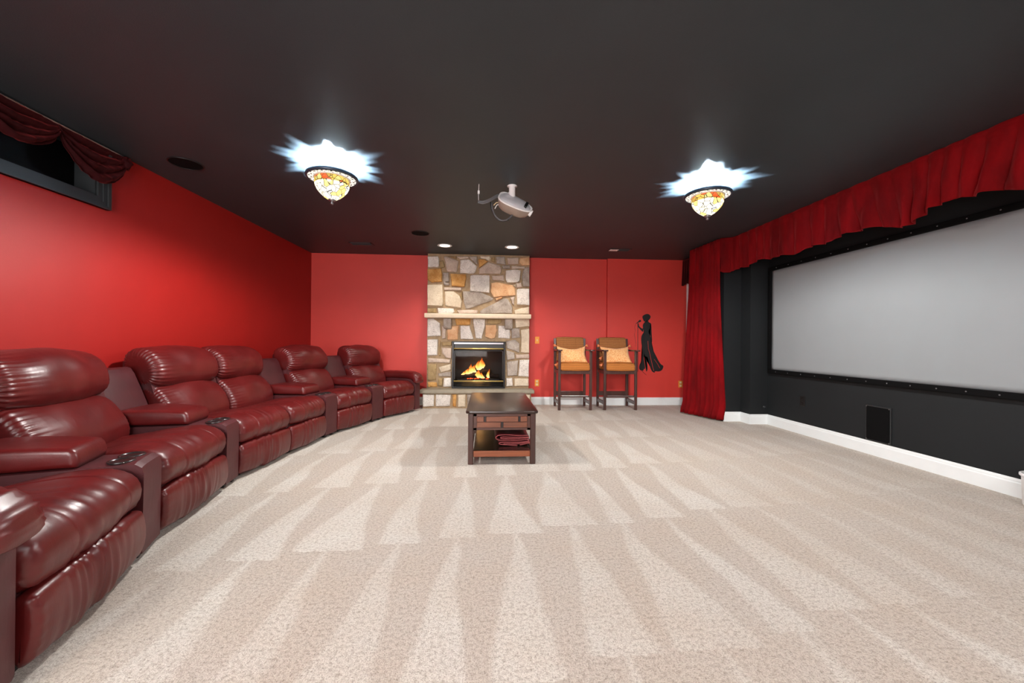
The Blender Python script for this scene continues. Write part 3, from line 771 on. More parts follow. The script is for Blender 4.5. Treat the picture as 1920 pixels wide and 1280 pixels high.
# ------------------------------------------------------------------ cushions / sectional
def catmull(P, n):
    P = np.array(P, float); k = len(P); out = []
    m = 16
    for i in range(k):
        p0, p1, p2, p3 = P[(i - 1) % k], P[i], P[(i + 1) % k], P[(i + 2) % k]
        for j in range(m):
            t = j / m
            out.append(.5 * ((2 * p1) + (-p0 + p2) * t + (2 * p0 - 5 * p1 + 4 * p2 - p3) * t * t + (-p0 + 3 * p1 - 3 * p2 + p3) * t ** 3))
    out = np.array(out)
    seg = np.linalg.norm(np.roll(out, -1, 0) - out, axis=1); cum = np.concatenate([[0], np.cumsum(seg)])
    tot = cum[-1]; tt = np.arange(n) / n * tot; res = []
    ext = np.vstack([out, out[:1]])
    for t in tt:
        i = min(np.searchsorted(cum, t, side='right') - 1, len(out) - 1); f = (t - cum[i]) / max(seg[i], 1e-9)
        res.append(ext[i] + (ext[i + 1] - ext[i]) * f)
    return np.array(res), tt

def cushion(name, prof, Wd, mat, parent, r=.05, ns=34, n=56, pleat=0.0, pfreq=150.0, preach=.05, wr=.004, wk=(9, 6), bulge=.01, seams=(), seed=0, taper=None, fold=0.0, fade=None):
    """profile in (depth, height), swept across the width with rounded gathered ends"""
    P, arc = catmull(prof, n)
    d = np.roll(P, -1, 0) - np.roll(P, 1, 0); L = np.linalg.norm(d, axis=1, keepdims=True); d /= np.maximum(L, 1e-9)
    area = .5 * np.sum(P[:, 0] * np.roll(P[:, 1], -1) - np.roll(P[:, 0], -1) * P[:, 1])
    nr = np.stack([d[:, 1], -d[:, 0]], 1) * (1 if area > 0 else -1)
    hw = Wd / 2
    ws = set(np.linspace(-hw + r, hw - r, ns).tolist())
    for a in np.linspace(0, PI / 2, 7)[1:]:
        ws.add(hw - r + r * math.sin(a)); ws.add(-(hw - r + r * math.sin(a)))
    for sm in seams:
        for q in (-.008, 0, .008): ws.add(sm + q)
    ws = sorted(ws); vs = []
    cen = P.mean(0)
    for w in ws:
        e = hw - abs(w); ins = r * (1 - math.sqrt(max(0, 1 - (1 - e / r) ** 2))) if e < r else 0.0
        pl = pleat * math.exp(-e / preach) * (1.0 if w < 0 else .2)
        b = bulge * (1 - (w / hw) ** 2)
        gs = sum(math.exp(-((w - sm) / .005) ** 2) for sm in seams)
        for i in range(n):
            p = P[i]
            dsp = -ins + b
            if pl > 1e-5: dsp += pl * math.sin(pfreq * arc[i] + seed + 3 * noise.noise(Vector((arc[i] * 12, seed, 0)))) * (1 - .6 * (e < .004))
            dsp += wr * noise.noise(Vector((w * wk[0] + seed * 3.1, p[0] * wk[1], p[1] * wk[1] + seed)))
            if fold:
                fm = fold * noise.noise(Vector((w * 42 + seed, p[1] * 5, seed * 1.7)))
                dsp += fm * (math.exp(-((w + .1 * hw) / (.5 * hw)) ** 2))
            dsp -= .004 * gs
            q = p + nr[i] * dsp
            ww = w if taper is None else taper(w, q[0])
            vs.append((ww, q[0], q[1]))
    fs = []; k = len(ws)
    for j in range(k - 1):
        for i in range(n): fs.append((j * n + i, j * n + (i + 1) % n, (j + 1) * n + (i + 1) % n, (j + 1) * n + i))
    for j in (0, k - 1):
        c = np.mean([vs[j * n + i] for i in range(n)], axis=0); vs.append(tuple(c)); ci = len(vs) - 1
        for i in range(n): fs.append((j * n + i, j * n + (i + 1) % n, ci))
    return link(name, mesh(name, vs, fs), mat, parent, True)

SEAT = [(.035, .262), (.0, .285), (-.018, .335), (-.004, .392), (.045, .432), (.13, .452), (.30, .44), (.46, .41), (.60, .385), (.62, .33), (.5, .27), (.2, .258)]
FOOT = [(.0, .243), (-.016, .215), (-.022, .15), (-.016, .085), (.004, .040), (.04, .045), (.05, .14), (.04, .235)]
LOWB = [(.56, .37), (.535, .42), (.545, .49), (.59, .575), (.655, .645), (.72, .672), (.78, .655), (.80, .58), (.75, .45), (.68, .37)]
HEAD = [(.722, .668), (.672, .70), (.648, .76), (.662, .84), (.71, .905), (.78, .945), (.86, .948), (.92, .905), (.93, .82), (.88, .73), (.80, .67)]
SIDE = [(.56, .34), (.655, .574), (.694, .69), (.745, .795), (.812, .858), (.90, .885), (.925, .86), (.93, .5), (.91, .06), (.62, .06)]

def arm(parent, side, Wd, aw=.185, dz=0.0):
    """padded end arm; side -1 near end, +1 far end"""
    xa = side * (Wd / 2 + .004); xb = side * (Wd / 2 + aw)
    lo, hi = min(xa, xb), max(xa, xb)
    a = MB().box((lo + .012, .008, .03), (hi - .012, .80, .50), .015).build('arm_panel', MAT['vinyl'], parent); autosmooth(a)
    path = [(.82, .52), (.60, .545), (.35, .55), (.18, .55), (.08, .545), (.01, .52), (-.03, .475), (-.035, .43), (-.02, .405)]
    path = [(d, z + dz) for d, z in path]
    sg = 22; vs, fs = [], []
    pts = []
    for i in range(len(path) - 1):
        for j in range(5):
            pts.append(tuple(np.array(path[i]) + (np.array(path[i + 1]) - np.array(path[i])) * j / 5))
    pts.append(path[-1])
    pts = np.array(pts)
    for _ in range(3): pts[1:-1] = (pts[:-2] + 2 * pts[1:-1] + pts[2:]) / 4
    N = len(pts); xc = (lo + hi) / 2; hwid = (hi - lo) / 2 + .018
    for i in range(N):
        t = pts[min(i + 1, N - 1)] - pts[max(i - 1, 0)]; t = t / np.linalg.norm(t); nn = np.array([t[1], -t[0]])
        nn = -nn if nn[1] < 0 and i < N * .4 else nn
        if i >= N * .4 and nn[0] > 0: nn = -nn
        th = .058 if i < N - 2 else .04
        sharp = math.exp(-((i - N * .68) / 7.0) ** 2)
        for k in range(sg):
            a = 2 * PI * k / sg
            ca, sa = math.cos(a), math.sin(a)
            px = hwid * math.copysign(abs(ca) ** .7, ca); q = th * math.copysign(abs(sa) ** .8, sa)
            wv_ = .006 * sharp * math.sin(i * 2.6 + 2 * ca) + .004 * noise.noise(Vector((i * .35, ca * 2, sa * 2)))
            p = pts[i] + nn * (q - .035 + wv_)
            vs.append((xc + px, p[0], p[1]))
    for i in range(N - 1):
        for k in range(sg): fs.append((i * sg + k, i * sg + (k + 1) % sg, (i + 1) * sg + (k + 1) % sg, (i + 1) * sg + k))
    fs += [tuple(range(sg)), tuple(range((N - 1) * sg, N * sg))]
    link('arm_pad', mesh('arm_pad', vs, fs), MAT['leather'], parent, True)

def recliner(P0, P1, label, seed, arm_side=0):
    P0, P1 = Vector(P0), Vector(P1); u = (P1 - P0); Wd = u.length; u.normalize()
    c = (P0 + P1) / 2
    t = thing('recliner_seat', label, 'recliner', (c.x, c.y, 0), math.atan2(u.y, u.x), 'burgundy leather recliner seats of the curved sectional')
    w = Wd - .012
    autosmooth(MB().box((-w / 2 + .012, .045, .03), (w / 2 - .012, .88, .30), .008).build('base', MAT['vinyl'], t))
    m = MB(); m.prism(SIDE, -w / 2 + .008, w / 2 - .008, 'X', .012); autosmooth(m.build('back_shell', MAT['vinyl'], t), 35)
    cushion('seat_cushion', SEAT, w, MAT['leather'], t, r=.045, pleat=.008, pfreq=190, preach=.04, n=96, wr=.012, wk=(5, 6), bulge=.012, seams=(-.22 * w, .27 * w), seed=seed, fold=.010)
    cushion('footrest', FOOT, w - .006, MAT['leather'], t, r=.022, pleat=.003, pfreq=170, preach=.03, wr=.006, wk=(5, 5), bulge=.014, seed=seed + 11, fold=.014, ns=60)
    cushion('back_cushion', LOWB, w - .008, MAT['leather'], t, r=.045, n=110, pleat=.008, pfreq=230, preach=.05, wr=.014, wk=(5, 5), bulge=.022, seed=seed + 23)
    cushion('headrest', HEAD, w + .004, MAT['leather'], t, r=.055, n=120, pleat=.010, pfreq=230, preach=.06, wr=.016, wk=(6, 6), bulge=.024, seed=seed + 37)
    for sx in (-1, 1):
        MB().box((sx * (w / 2 - .07) - .02, .06, 0), (sx * (w / 2 - .07) + .02, .11, .031)).build('foot', MAT['black_plastic'], t)
        MB().box((sx * (w / 2 - .07) - .02, .80, 0), (sx * (w / 2 - .07) + .02, .85, .031)).build('foot', MAT['black_plastic'], t)
    if arm_side: arm(t, arm_side, Wd, .185 if arm_side < 0 else .145, dz=.05 if arm_side < 0 else .015)
    return t, u

A0, A1 = (-1.368, 1.272), (-1.596, 1.945)
B0, B1 = (-1.674, 2.150), (-1.792, 2.848)
C0, CM, D1 = (-1.824, 3.040), (-1.757, 3.668), (-1.697, 4.290)
E0, E1 = (-1.655, 4.500), (-1.445, 5.100)
F0, F1 = (-1.365, 5.330), (-1.050, 5.856)
seats = [
 (A0, A1, 'burgundy leather recliner with padded end arm, nearest the camera at left', 1, -1),
 (B0, B1, 'burgundy leather recliner between the two nearest cup-holder consoles', 2, 0),
 (C0, CM, 'burgundy leather recliner, nearer seat of the middle pair without a console between', 3, 0),
 (CM, D1, 'burgundy leather recliner, farther seat of the middle pair without a console between', 4, 0),
 (E0, E1, 'burgundy leather recliner between the two farthest cup-holder consoles', 5, 0),
 (F0, F1, 'burgundy leather recliner with rounded end arm, last one beside the fireplace', 6, 1),
]
dirs = []
for s_ in seats:
    t, u = recliner(*s_); dirs.append(u)

def console(Pa, ua, Pb, ub, label):
    """wedge console between the unit that ends at Pa (direction ua) and the one that starts at Pb (direction ub)"""
    Pa, Pb = Vector(Pa), Vector(Pb)
    ba, bb = Vector((-ua.y, ua.x)), Vector((-ub.y, ub.x))
    c = (Pa + Pb) / 2; u = (Pb - Pa).normalized(); bk = Vector((-u.y, u.x))
    t = thing('console', label, 'console', (c.x, c.y, 0), math.atan2(u.y, u.x), 'wedge-shaped cup-holder consoles of the sectional')
    def loc(P): v = P - c; return (v.dot(u), v.dot(bk))
    g = .004
    def pt(s, d, gap=g):     # s 0..1 across, d depth
        L = Pa + ba * d + u * gap; R = Pb + bb * d - u * gap
        return loc(L.lerp(R, s))
    # body: rounded front top edge
    prof = [(.0, .03), (-.004, .40), (.004, .436), (.03, .455), (.64, .452), (.70, .44), (.70, .03)]
    vs, fs = [], []
    NS = 8
    for j in range(NS + 1):
        s = j / NS
        for (d, z) in prof:
            x, y = pt(s, d); vs.append((x, y, z - .006 * (abs(2 * s - 1) ** 6) * (z > .43)))
    k = len(prof)
    for j in range(NS):
        for i in range(k): fs.append((j * k + i, j * k + (i + 1) % k, (j + 1) * k + (i + 1) % k, (j + 1) * k + i))
    fs += [tuple(range(k)), tuple(range(NS * k, NS * k + k))]
    o = link('console_body', mesh('console_body', vs, fs), MAT['vinyl'], t); autosmooth(o, 35)
    # leather lid over the top behind the cup holders
    def tp(w, d):
        s = w / 2 + .5; return pt(s, d)
    LID = [(.232, .457), (.228, .49), (.236, .522), (.262, .540), (.40, .552), (.56, .556), (.655, .545), (.66, .47), (.5, .456), (.3, .456)]
    P, arc = catmull(LID, 44); vs, fs = [], []
    d_ = np.roll(P, -1, 0) - np.roll(P, 1, 0); d_ /= np.linalg.norm(d_, axis=1, keepdims=True)
    ar = .5 * np.sum(P[:, 0] * np.roll(P[:, 1], -1) - np.roll(P[:, 0], -1) * P[:, 1]); nr = np.stack([d_[:, 1], -d_[:, 0]], 1) * (1 if ar > 0 else -1)
    ss = [0, .008, .025, .05, .08, .12, .2, .35, .5, .65, .8, .88, .92, .95, .975, .992, 1]
    for s in ss:
        e = min(s, 1 - s) / .08; ins = .022 * (1 - math.sqrt(max(0, 1 - (1 - e) ** 2))) if e < 1 else 0
        for i in range(44):
            q = P[i] - nr[i] * (ins - .006 * (1 - (2 * s - 1) ** 2)); x, y = pt(s, q[0], -.004); vs.append((x, y, max(q[1], .455)))
    for j in range(len(ss) - 1):
        for i in range(44): fs.append((j * 44 + i, j * 44 + (i + 1) % 44, (j + 1) * 44 + (i + 1) % 44, (j + 1) * 44 + i))
    fs += [tuple(range(44)), tuple(range((len(ss) - 1) * 44, len(ss) * 44))]
    link('armrest_lid', mesh('armrest_lid', vs, fs), MAT['leather'], t, True)
    # slanted back panel
    vs = []
    bp = [(.655, .45), (.70, .56), (.755, .68), (.80, .775), (.83, .815), (.86, .825), (.88, .80), (.88, .05), (.71, .05), (.70, .44)]
    for j in range(NS + 1):
        s = j / NS
        for (d, z) in bp:
            x, y = pt(s, d, .012); vs.append((x, y - .016 * (1 - (2 * s - 1) ** 2) * (d < .85) * (z > .45), z))
    k = len(bp); fs = []
    for j in range(NS):
        for i in range(k): fs.append((j * k + i, j * k + (i + 1) % k, (j + 1) * k + (i + 1) % k, (j + 1) * k + i))
    fs += [tuple(range(k)), tuple(range(NS * k, NS * k + k))]
    o = link('back_panel', mesh('back_panel', vs, fs), MAT['vinyl'], t); autosmooth(o, 40)
    for s in (.27, .74):
        x, y = pt(s, .10)
        q = MB().lathe([(.036, -.004), (.050, -.004), (.052, .003), (.049, .007), (.044, .006), (.041, .0), (.036, -.002)], seg=28).build('cup_holder', MAT['cup_ring'], t, True, (x, y, .4545))
        MB().lathe([(0, .0008), (.03, .001), (.0415, .0025)], seg=28).build('cup_well', MAT['black_plastic'], q, True)
    for s in (.2, .8):
        x, y = pt(s, .04); MB().box((x - .015, y - .015, 0), (x + .015, y + .02, .031)).build('foot', MAT['black_plastic'], t)
    return t
console(A1, dirs[0], B0, dirs[1], 'burgundy cup-holder console beside the recliner nearest the camera')
console(B1, dirs[1], C0, dirs[2], 'burgundy cup-holder console in front of the middle pair of recliners')
console(D1, dirs[3], E0, dirs[4], 'burgundy cup-holder console just beyond the middle pair of recliners')
console(E1, dirs[4], F0, dirs[5], 'burgundy cup-holder console next to the last recliner by the fireplace')

# ------------------------------------------------------------------ coffee table and throw
ct = thing('coffee_table', 'dark espresso coffee table with inlaid block drawer front and open lower shelf', 'table', (.134, 3.925, 0))
tw, tl = .306, .615
m = MB()
cc = .028
m.prism([(-tw + cc, -tl), (tw - cc, -tl), (tw, -tl + cc), (tw, tl - cc), (tw - cc, tl), (-tw + cc, tl), (-tw, tl - cc), (-tw, -tl + cc)], .428, .452, 'Z', .007)
autosmooth(m.build('table_top', MAT['table_top'], ct))
for sx in (-1, 1):
    for sy in (-1, 1):
        x = sx * (tw - .043); y = sy * (tl - .043)
        m = MB(); m.prism([(x - .023, y - .016), (x - .016, y - .023), (x + .016, y - .023), (x + .023, y - .016), (x + .023, y + .016), (x + .016, y + .023), (x - .016, y + .023), (x - .023, y + .016)], 0.0, .4285, 'Z', .002)
        m.build('leg', MAT['table_leg'], ct)
ax = tw - .066
for sy in (-1, 1):
    yy = sy * (tl - .045)
    m = MB(); m.box((-ax, yy - .012, .405), (ax, yy + .012, .429)); m.box((-ax, yy - .012, .288), (ax, yy + .012, .306)); m.box((-ax, yy - .012, .288), (-ax + .025, yy + .012, .429)); m.box((ax - .025, yy - .012, .288), (ax, yy + .012, .429))
    m.box((-ax, yy - .004, .29), (ax, yy + .004, .428))
    ap = m.build('end_apron', MAT['table_rail'], ct)
    if sy < 0:
        f = yy - .010
        L0, L1 = -ax + .027, ax - .027; Lw = L1 - L0
        def blk(a, b, z0, z1): MB().box((L0 + a * Lw, f - .006, z0), (L0 + b * Lw, f + .008, z1), .003).build('inlay_block', MAT['table_block'], ap)
        blk(0, .135, .358, .402); blk(.185, .82, .358, .402); blk(.865, 1, .358, .402)
        blk(0, .475, .309, .354); blk(.525, 1, .309, .354)
        for a, z0, z1 in ((.147, .358, .402), (.172, .358, .402), (.832, .358, .402), (.853, .358, .402), (.488, .309, .354), (.512, .309, .354)):
            MB().box((L0 + a * Lw - .0035, f - .004, z0), (L0 + a * Lw + .0035, f + .008, z1)).build('inlay_divider', MAT['black_plastic'], ap)
for sx in (-1, 1):
    MB().box((sx * (tw - .043) - .011, -tl + .066, .29), (sx * (tw - .043) + .011, tl - .066, .429)).build('side_apron', MAT['table_rail'], ct)
MB().box((-ax + .0, -tl + .05, .098), (ax - .0, tl - .05, .110)).build('shelf', MAT['shelf_dark'], ct)
for sy in (-1, 1):
    MB().box((-ax, sy * (tl - .04) - .01, .062), (ax, sy * (tl - .04) + .01, .112), .003).build('shelf_edge', MAT['table_edge'], ct)
for sx in (-1, 1):
    MB().box((sx * (tw - .043) - .01, -tl + .066, .062), (sx * (tw - .043) + .01, tl - .066, .112), .003).build('shelf_rail', MAT['table_rail'], ct)
    autosmooth(MB().sphere((sx * .13, -tl + .10, .062), .018, 10, (1.4, 1, .7)).build('caster', MAT['black_plastic'], ct))

# folded throw on the shelf: one long ribbon folded back and forth
th = thing('folded_throw', 'folded dark red leather-like throw lying on the lower shelf of the coffee table', 'blanket', (.24, 3.71, .1105))
def ribbon(pts, half, name, mat, th_=.006, y0=-.21, y1=.21, n=10):
    P = np.array(pts, float)
    fine = []
    for i in range(len(P) - 1):
        for j in range(n): fine.append(P[i] + (P[i + 1] - P[i]) * j / n)
    fine.append(P[-1]); F = np.array(fine)
    for _ in range(8): F[1:-1] = (F[:-2] + 2 * F[1:-1] + F[2:]) / 4
    vs, fs = [], []; N = len(F); NY = 9
    for a in range(NY):
        y = y0 + (y1 - y0) * a / (NY - 1)
        for i in range(N):
            q = F[i]; vs.append((q[0] + .008 * math.sin(3 * y + q[1] * 60), y, q[1] + .003 * math.sin(9 * q[0] * 3 + 11 * y)))
    for a in range(NY - 1):
        for i in range(N - 1): fs.append((a * N + i, a * N + i + 1, (a + 1) * N + i + 1, (a + 1) * N + i))
    me = bpy.data.meshes.new(name); me.from_pydata([tuple(map(float, v)) for v in vs], [], fs); me.update()
    o = link(name, me, mat, th, True); md = o.modifiers.new('thickness', 'SOLIDIFY'); md.thickness = th_; md.offset = 0
    return o
fold = [(.14, .090), (-.02, .100), (-.13, .094), (-.155, .070), (-.13, .048), (.02, .052), (.12, .058), (.135, .047), (.12, .036), (-.02, .034), (-.12, .032), (-.135, .020), (-.10, .010), (.04, .009)]
ribbon(fold, 0, 'throw_cloth', MAT['throw'], .010)
fold2 = [(.148, .075), (.05, .080), (-.09, .078), (-.115, .070), (-.09, .062), (.02, .067), (.142, .070)]
ribbon(fold2, 0, 'inner_fold', MAT['throw'], .007)
fold3 = [(.06, .010), (.145, .024), (.15, .034), (.05, .022), (-.06, .021), (-.09, .018)]
ribbon(fold3, 0, 'inner_fold', MAT['throw'], .006)
def hem(pts, y=-.2125):
    P = np.array(pts, float); fine = []
    for i in range(len(P) - 1):
        for j in range(6): fine.append(P[i] + (P[i + 1] - P[i]) * j / 6)
    fine.append(P[-1]); F = np.array(fine)
    for _ in range(3): F[1:-1] = (F[:-2] + 2 * F[1:-1] + F[2:]) / 4
    MB().tube([(q[0] + .008 * math.sin(3 * y + q[1] * 60), y, q[1] + .003 * math.sin(27 * q[0] + 11 * y)) for q in F], .0032, 6).build('hem', MAT['throw_edge'], th, True)
hem(fold); hem(fold2); hem(fold3)

# ------------------------------------------------------------------ bar stools
def bar_stool(label, loc, rz=0):
    t = thing('bar_stool', label, 'bar stool', loc, rz, 'tall upholstered bar stools on the back wall')
    hw, hd = .262, .215
    for sx in (-1, 1):
        x = sx * (hw - .019)
        MB().box((x - .019, -hd - .001, 0), (x + .019, -hd + .037, .905), .004).build('leg', MAT['stool_wood'], t)
        m = MB(); m.prism([(hd - .037, 0), (hd, 0), (hd, .6), (hd + .03, 1.10), (hd + .0, 1.105), (hd - .037, .62)], x - .019, x + .019, 'X', .003)
        m.build('leg', MAT['stool_wood'], t)
        # paddle arm
        xo = x + sx * .008
        m = MB(); m.prism([(xo - .022, hd + .01), (xo + .022, hd + .01), (xo + .03, .0), (xo + .045, -hd + .05), (xo + .048, -hd - .02), (xo + .03, -hd - .055), (xo - .03, -hd - .055), (xo - .048, -hd - .02), (xo - .045, -hd + .05), (xo - .03, .0)], .905, .927, 'Z', .005)
        autosmooth(m.build('arm', MAT['stool_wood'], t))
        MB().box((x - .011, -hd + .03, .08), (x + .011, hd - .03, .135), .003).build('side_stretcher', MAT['stool_wood'], t)
        MB().box((x - .011, -hd + .03, .555), (x + .011, hd - .03, .605), .003).build('seat_rail', MAT['stool_wood'], t)
    xi = hw - .03
    MB().box((-xi, -hd + .004, .555), (xi, -hd + .028, .605), .003).build('seat_rail', MAT['stool_wood'], t)
    MB().box((-xi, hd - .028, .555), (xi, hd - .006, .605), .003).build('seat_rail', MAT['stool_wood'], t)
    MB().box((-xi, hd - .028, .175), (xi, hd - .008, .245), .003).build('back_stretcher', MAT['stool_wood'], t)
    fr = MB().box((-xi, -hd + .006, .198), (xi, -hd + .03, .222), .003).build('foot_rail', MAT['stool_wood'], t)
    MB().box((-xi + .03, -hd + .002, .214), (xi - .03, -hd + .032, .225), .002).build('rail_cap', MAT['steel'], fr)
    # seat cushion
    prof = [(-hd - .012, .608), (-hd - .022, .65), (-hd - .01, .705), (-hd + .03, .722), (-.02, .735), (hd - .06, .72), (hd - .03, .69), (hd - .03, .615), (.0, .606)]
    cushion('seat_cushion', prof, 2 * hw - .07, MAT['woven_seat'], t, r=.03, ns=14, n=36, wr=.004, bulge=.006, seed=4)
    # curved backrest
    prof = [(hd - .055, .74), (hd - .075, .82), (hd - .06, .95), (hd - .03, 1.07), (hd + .0, 1.118), (hd + .025, 1.115), (hd + .03, 1.06), (hd + .005, .9), (hd - .015, .74)]
    cushion('backrest', prof, 2 * hw - .076, MAT['woven'], t, r=.016, ns=16, n=40, wr=.004, bulge=.004, seed=9, seams=(-.1, .1))
    return t
YS = 6.172
bar_stool('brown woven bar stool with an orange pillow, the one nearer the fireplace', (1.352, YS, 0), 0)
bar_stool('brown woven bar stool with an orange pillow, next to the singer decal', (2.060, YS, 0), 0)

def throw_pillow(label, loc, seed, tilt, sag):
    t = thing('throw_pillow', label, 'pillow', loc, 0, 'orange tasselled pillows on the bar stools')
    n = 22; vs, fs = [], []
    hw, hh = .232, .165
    r2 = random.Random(seed)
    for side in (-1, 1):
        for i in range(n + 1):
            for j in range(n + 1):
                u, v = 2 * i / n - 1, 2 * j / n - 1
                k = (1 - abs(u) ** 2.4) * (1 - abs(v) ** 2.4)
                x = u * hw * (1 - .10 * (1 - abs(v) ** 1.5) * (abs(u) > 0)) ; z = v * hh * (1 - .10 * (1 - abs(u) ** 1.5))
                z += -sag * (1 - u * u) * (v > 0) * v
                y = side * .062 * max(k, 0) ** .55 + .006 * noise.noise(Vector((u * 3, v * 3, seed + side)))
                vs.append((x, y, z))
    N = (n + 1) ** 2
    for s in (0, 1):
        for i in range(n):
            for j in range(n):
                a = s * N + i * (n + 1) + j; fs.append((a, a + n + 1, a + n + 2, a + 1))
    me = bpy.data.meshes.new('pillow_cover'); me.from_pydata(vs, [], fs); me.update()
    bm = bmesh.new(); bm.from_mesh(me); bmesh.ops.remove_doubles(bm, verts=bm.verts, dist=.0006); bmesh.ops.recalc_face_normals(bm, faces=bm.faces); bm.to_mesh(me); bm.free()
    o = link('pillow_cover', me, MAT['pillow'], t, True); o.rotation_euler = (tilt, 0, 0)
    R = Matrix.Rotation(tilt, 3, 'X')
    for (u, v, dx, dz) in ((-1, 1, -.05, .012), (1, 1, .04, .014), (-1, -1, -.06, -.04), (1, -1, .02, -.02), (-1, -.2, -.045, -.045)):
        if v == -.2 and seed != 5: continue
        p = R @ Vector((u * hw * .97, 0, v * hh * .97))
        e = p + Vector((dx, -.02, dz))
        MB().tube([p, p.lerp(e, .35), p.lerp(e, .5), e], [.006, .010, .016, .026], 8).build('tassel', MAT['tassel'], t, True)
    return t
throw_pillow('orange tasselled pillow sagging on the bar stool nearer the fireplace', (1.345, 6.165, .848), 3, -.62, .06)
throw_pillow('orange tasselled pillow leaning on the bar stool next to the singer decal', (2.05, 6.165, .848), 5, -.62, .04)

# ------------------------------------------------------------------ ceiling fixtures
def lamp(label, x, y, power=1.0):
    t = thing('ceiling_lamp', label, 'ceiling lamp', (x, y, H), 0, 'stained glass ceiling lamps')
    zr = -.105
    # canopy on the ceiling and stem
    MB().lathe([(0, 0), (.05, 0), (.05, -.006), (.042, -.012), (0, -.012)], seg=28).build('canopy', MAT['filigree'], t, True)
    # broad rim ring
    MB().lathe([(.150, zr + .014), (.182, zr + .020), (.194, zr + .014), (.197, zr + .0), (.190, zr - .010), (.182, zr - .012), (.178, zr - .004), (.150, zr + .002)], seg=64, closed=True).build('rim', MAT['rim_blue'], t, True)
    # pierced filigree plate: annulus with a relief of scrolls, lamplight on it put in as emission
    fil = MB().lathe([(.128, zr - .004), (.182, zr - .006), (.182, zr - .002), (.128, zr + .001)], seg=64, closed=True).build('filigree_plate', MAT['filigree_glow'], t, True)
    g0 = MB()
    rr_ = random.Random(5)
    for k in range(30):
        a = 2 * PI * k / 30; r1 = .158 + .012 * (k % 2) + rr_.uniform(-.004, .004)
        g0.sphere((r1 * math.cos(a), r1 * math.sin(a), zr - .0058), .0075, 6, (1.3, 1, .25))
        g0.sphere(((r1 - .018) * math.cos(a + .08), (r1 - .018) * math.sin(a + .08), zr - .0055), .0045, 6, (1.2, 1, .25))
    pg = g0.build('piercing', MAT['dark_cavity'], fil); pg['kind'] = 'stuff'
    MB().lathe([(.126, zr - .012), (.136, zr - .014), (.138, zr - .004), (.126, zr - .002)], seg=48, closed=True).build('gallery_ring', MAT['filigree'], t, True)
    # leaf-cut collar above the rim lets light out on to the ceiling
    n = 90; vs, fs = [], []; rc = .120
    for i in range(n):
        a = 2 * PI * i / n
        top = -.0475 - .0030 * math.sin(9 * a + .9 * math.sin(3 * a + x)) - .0020 * math.sin(4 * a + 2 * x) - .0018 * math.sin(23 * a)
        for z in (zr, top):
            vs.append((rc * math.cos(a), rc * math.sin(a), z))
    for i in range(n): j = (i + 1) % n; fs.append((2 * i, 2 * j, 2 * j + 1, 2 * i + 1))
    me = bpy.data.meshes.new('leaf_collar'); me.from_pydata(vs, [], fs); me.update()
    o = link('leaf_collar', me, MAT['filigree'], t, True); md = o.modifiers.new('thickness', 'SOLIDIFY'); md.thickness = .002
    MB().lathe([(0, zr + .004), (.15, zr + .004), (.15, zr + .010), (0, zr + .010)], seg=48).build('inner_plate', MAT['filigree'], t)
    # stained glass bowl
    zb = zr - .012
    prof = [(.124, 0), (.129, -.012), (.131, -.034), (.127, -.058), (.114, -.086), (.092, -.114), (.064, -.140), (.036, -.158), (.022, -.164)]
    bw = MB().lathe([(r, z + zb) for r, z in prof], seg=48).build('glass_bowl', MAT['stained'], t, True)
    fin = MB().lathe([(0, zb - .158), (.026, zb - .160), (.030, zb - .166), (.024, zb - .172), (.008, zb - .175), (.008, zb - .180), (.013, zb - .185), (.014, zb - .192), (.009, zb - .200), (0, zb - .202)], seg=24).build('finial', MAT['steel'], t, True)
    L = bpy.data.lights.new('bowl_bulb', 'SPOT'); L.energy = LAMP_W * power; L.color = (1, .97, .93); L.shadow_soft_size = .06; L.spot_size = math.radians(176); L.spot_blend = .35
    lo = bpy.data.objects.new('bowl_bulb', L); COL.objects.link(lo); lo.parent = t; lo.location = (0, 0, zb - .225)
    L = bpy.data.lights.new('upper_bulb', 'POINT'); L.energy = LAMP_UP; L.color = (.62, .82, 1.0); L.shadow_soft_size = .007
    lo = bpy.data.objects.new('upper_bulb', L); COL.objects.link(lo); lo.parent = t; lo.location = (0, 0, -.075)
    return t
lamp('stained glass ceiling lamp with white filigree rim, left one above the recliners', -1.25, 3.25)
lamp('stained glass ceiling lamp with white filigree rim, right one near the red valance', 1.93, 3.36)
lamp('stained glass ceiling lamp with white filigree rim, left one added unseen behind the viewpoint as fill', -1.27, -.35, .35)  # this and the next lamp are added out of view to brighten the room
lamp('stained glass ceiling lamp with white filigree rim, right one added unseen behind the viewpoint as fill', 1.945, -.35, .9)

def downlight(label, x, y):
    t = thing('recessed_light', label, 'light', (x, y, H), 0, 'recessed lights above the fireplace')
    MB().lathe([(.072, 0), (.105, 0), (.107, -.004), (.100, -.008), (.080, -.008), (.072, -.002)], seg=36, closed=True).build('trim_ring', MAT['white_plastic'], t, True)
    MB().lathe([(0, -.0015), (.073, -.003)], seg=36).build('lens', MAT['led'], t, True)
    L = bpy.data.lights.new('downlight_bulb', 'SPOT'); L.energy = SPOT_W; L.spot_size = 2.1; L.spot_blend = .7; L.color = (1, .93, .82); L.shadow_soft_size = .06
    lo = bpy.data.objects.new('downlight_bulb', L); COL.objects.link(lo); lo.parent = t; lo.location = (0, 0, -.02)
downlight('recessed white ceiling light above the left half of the fireplace', -.628, 5.825)
downlight('recessed white ceiling light above the right half of the fireplace', .358, 5.825)

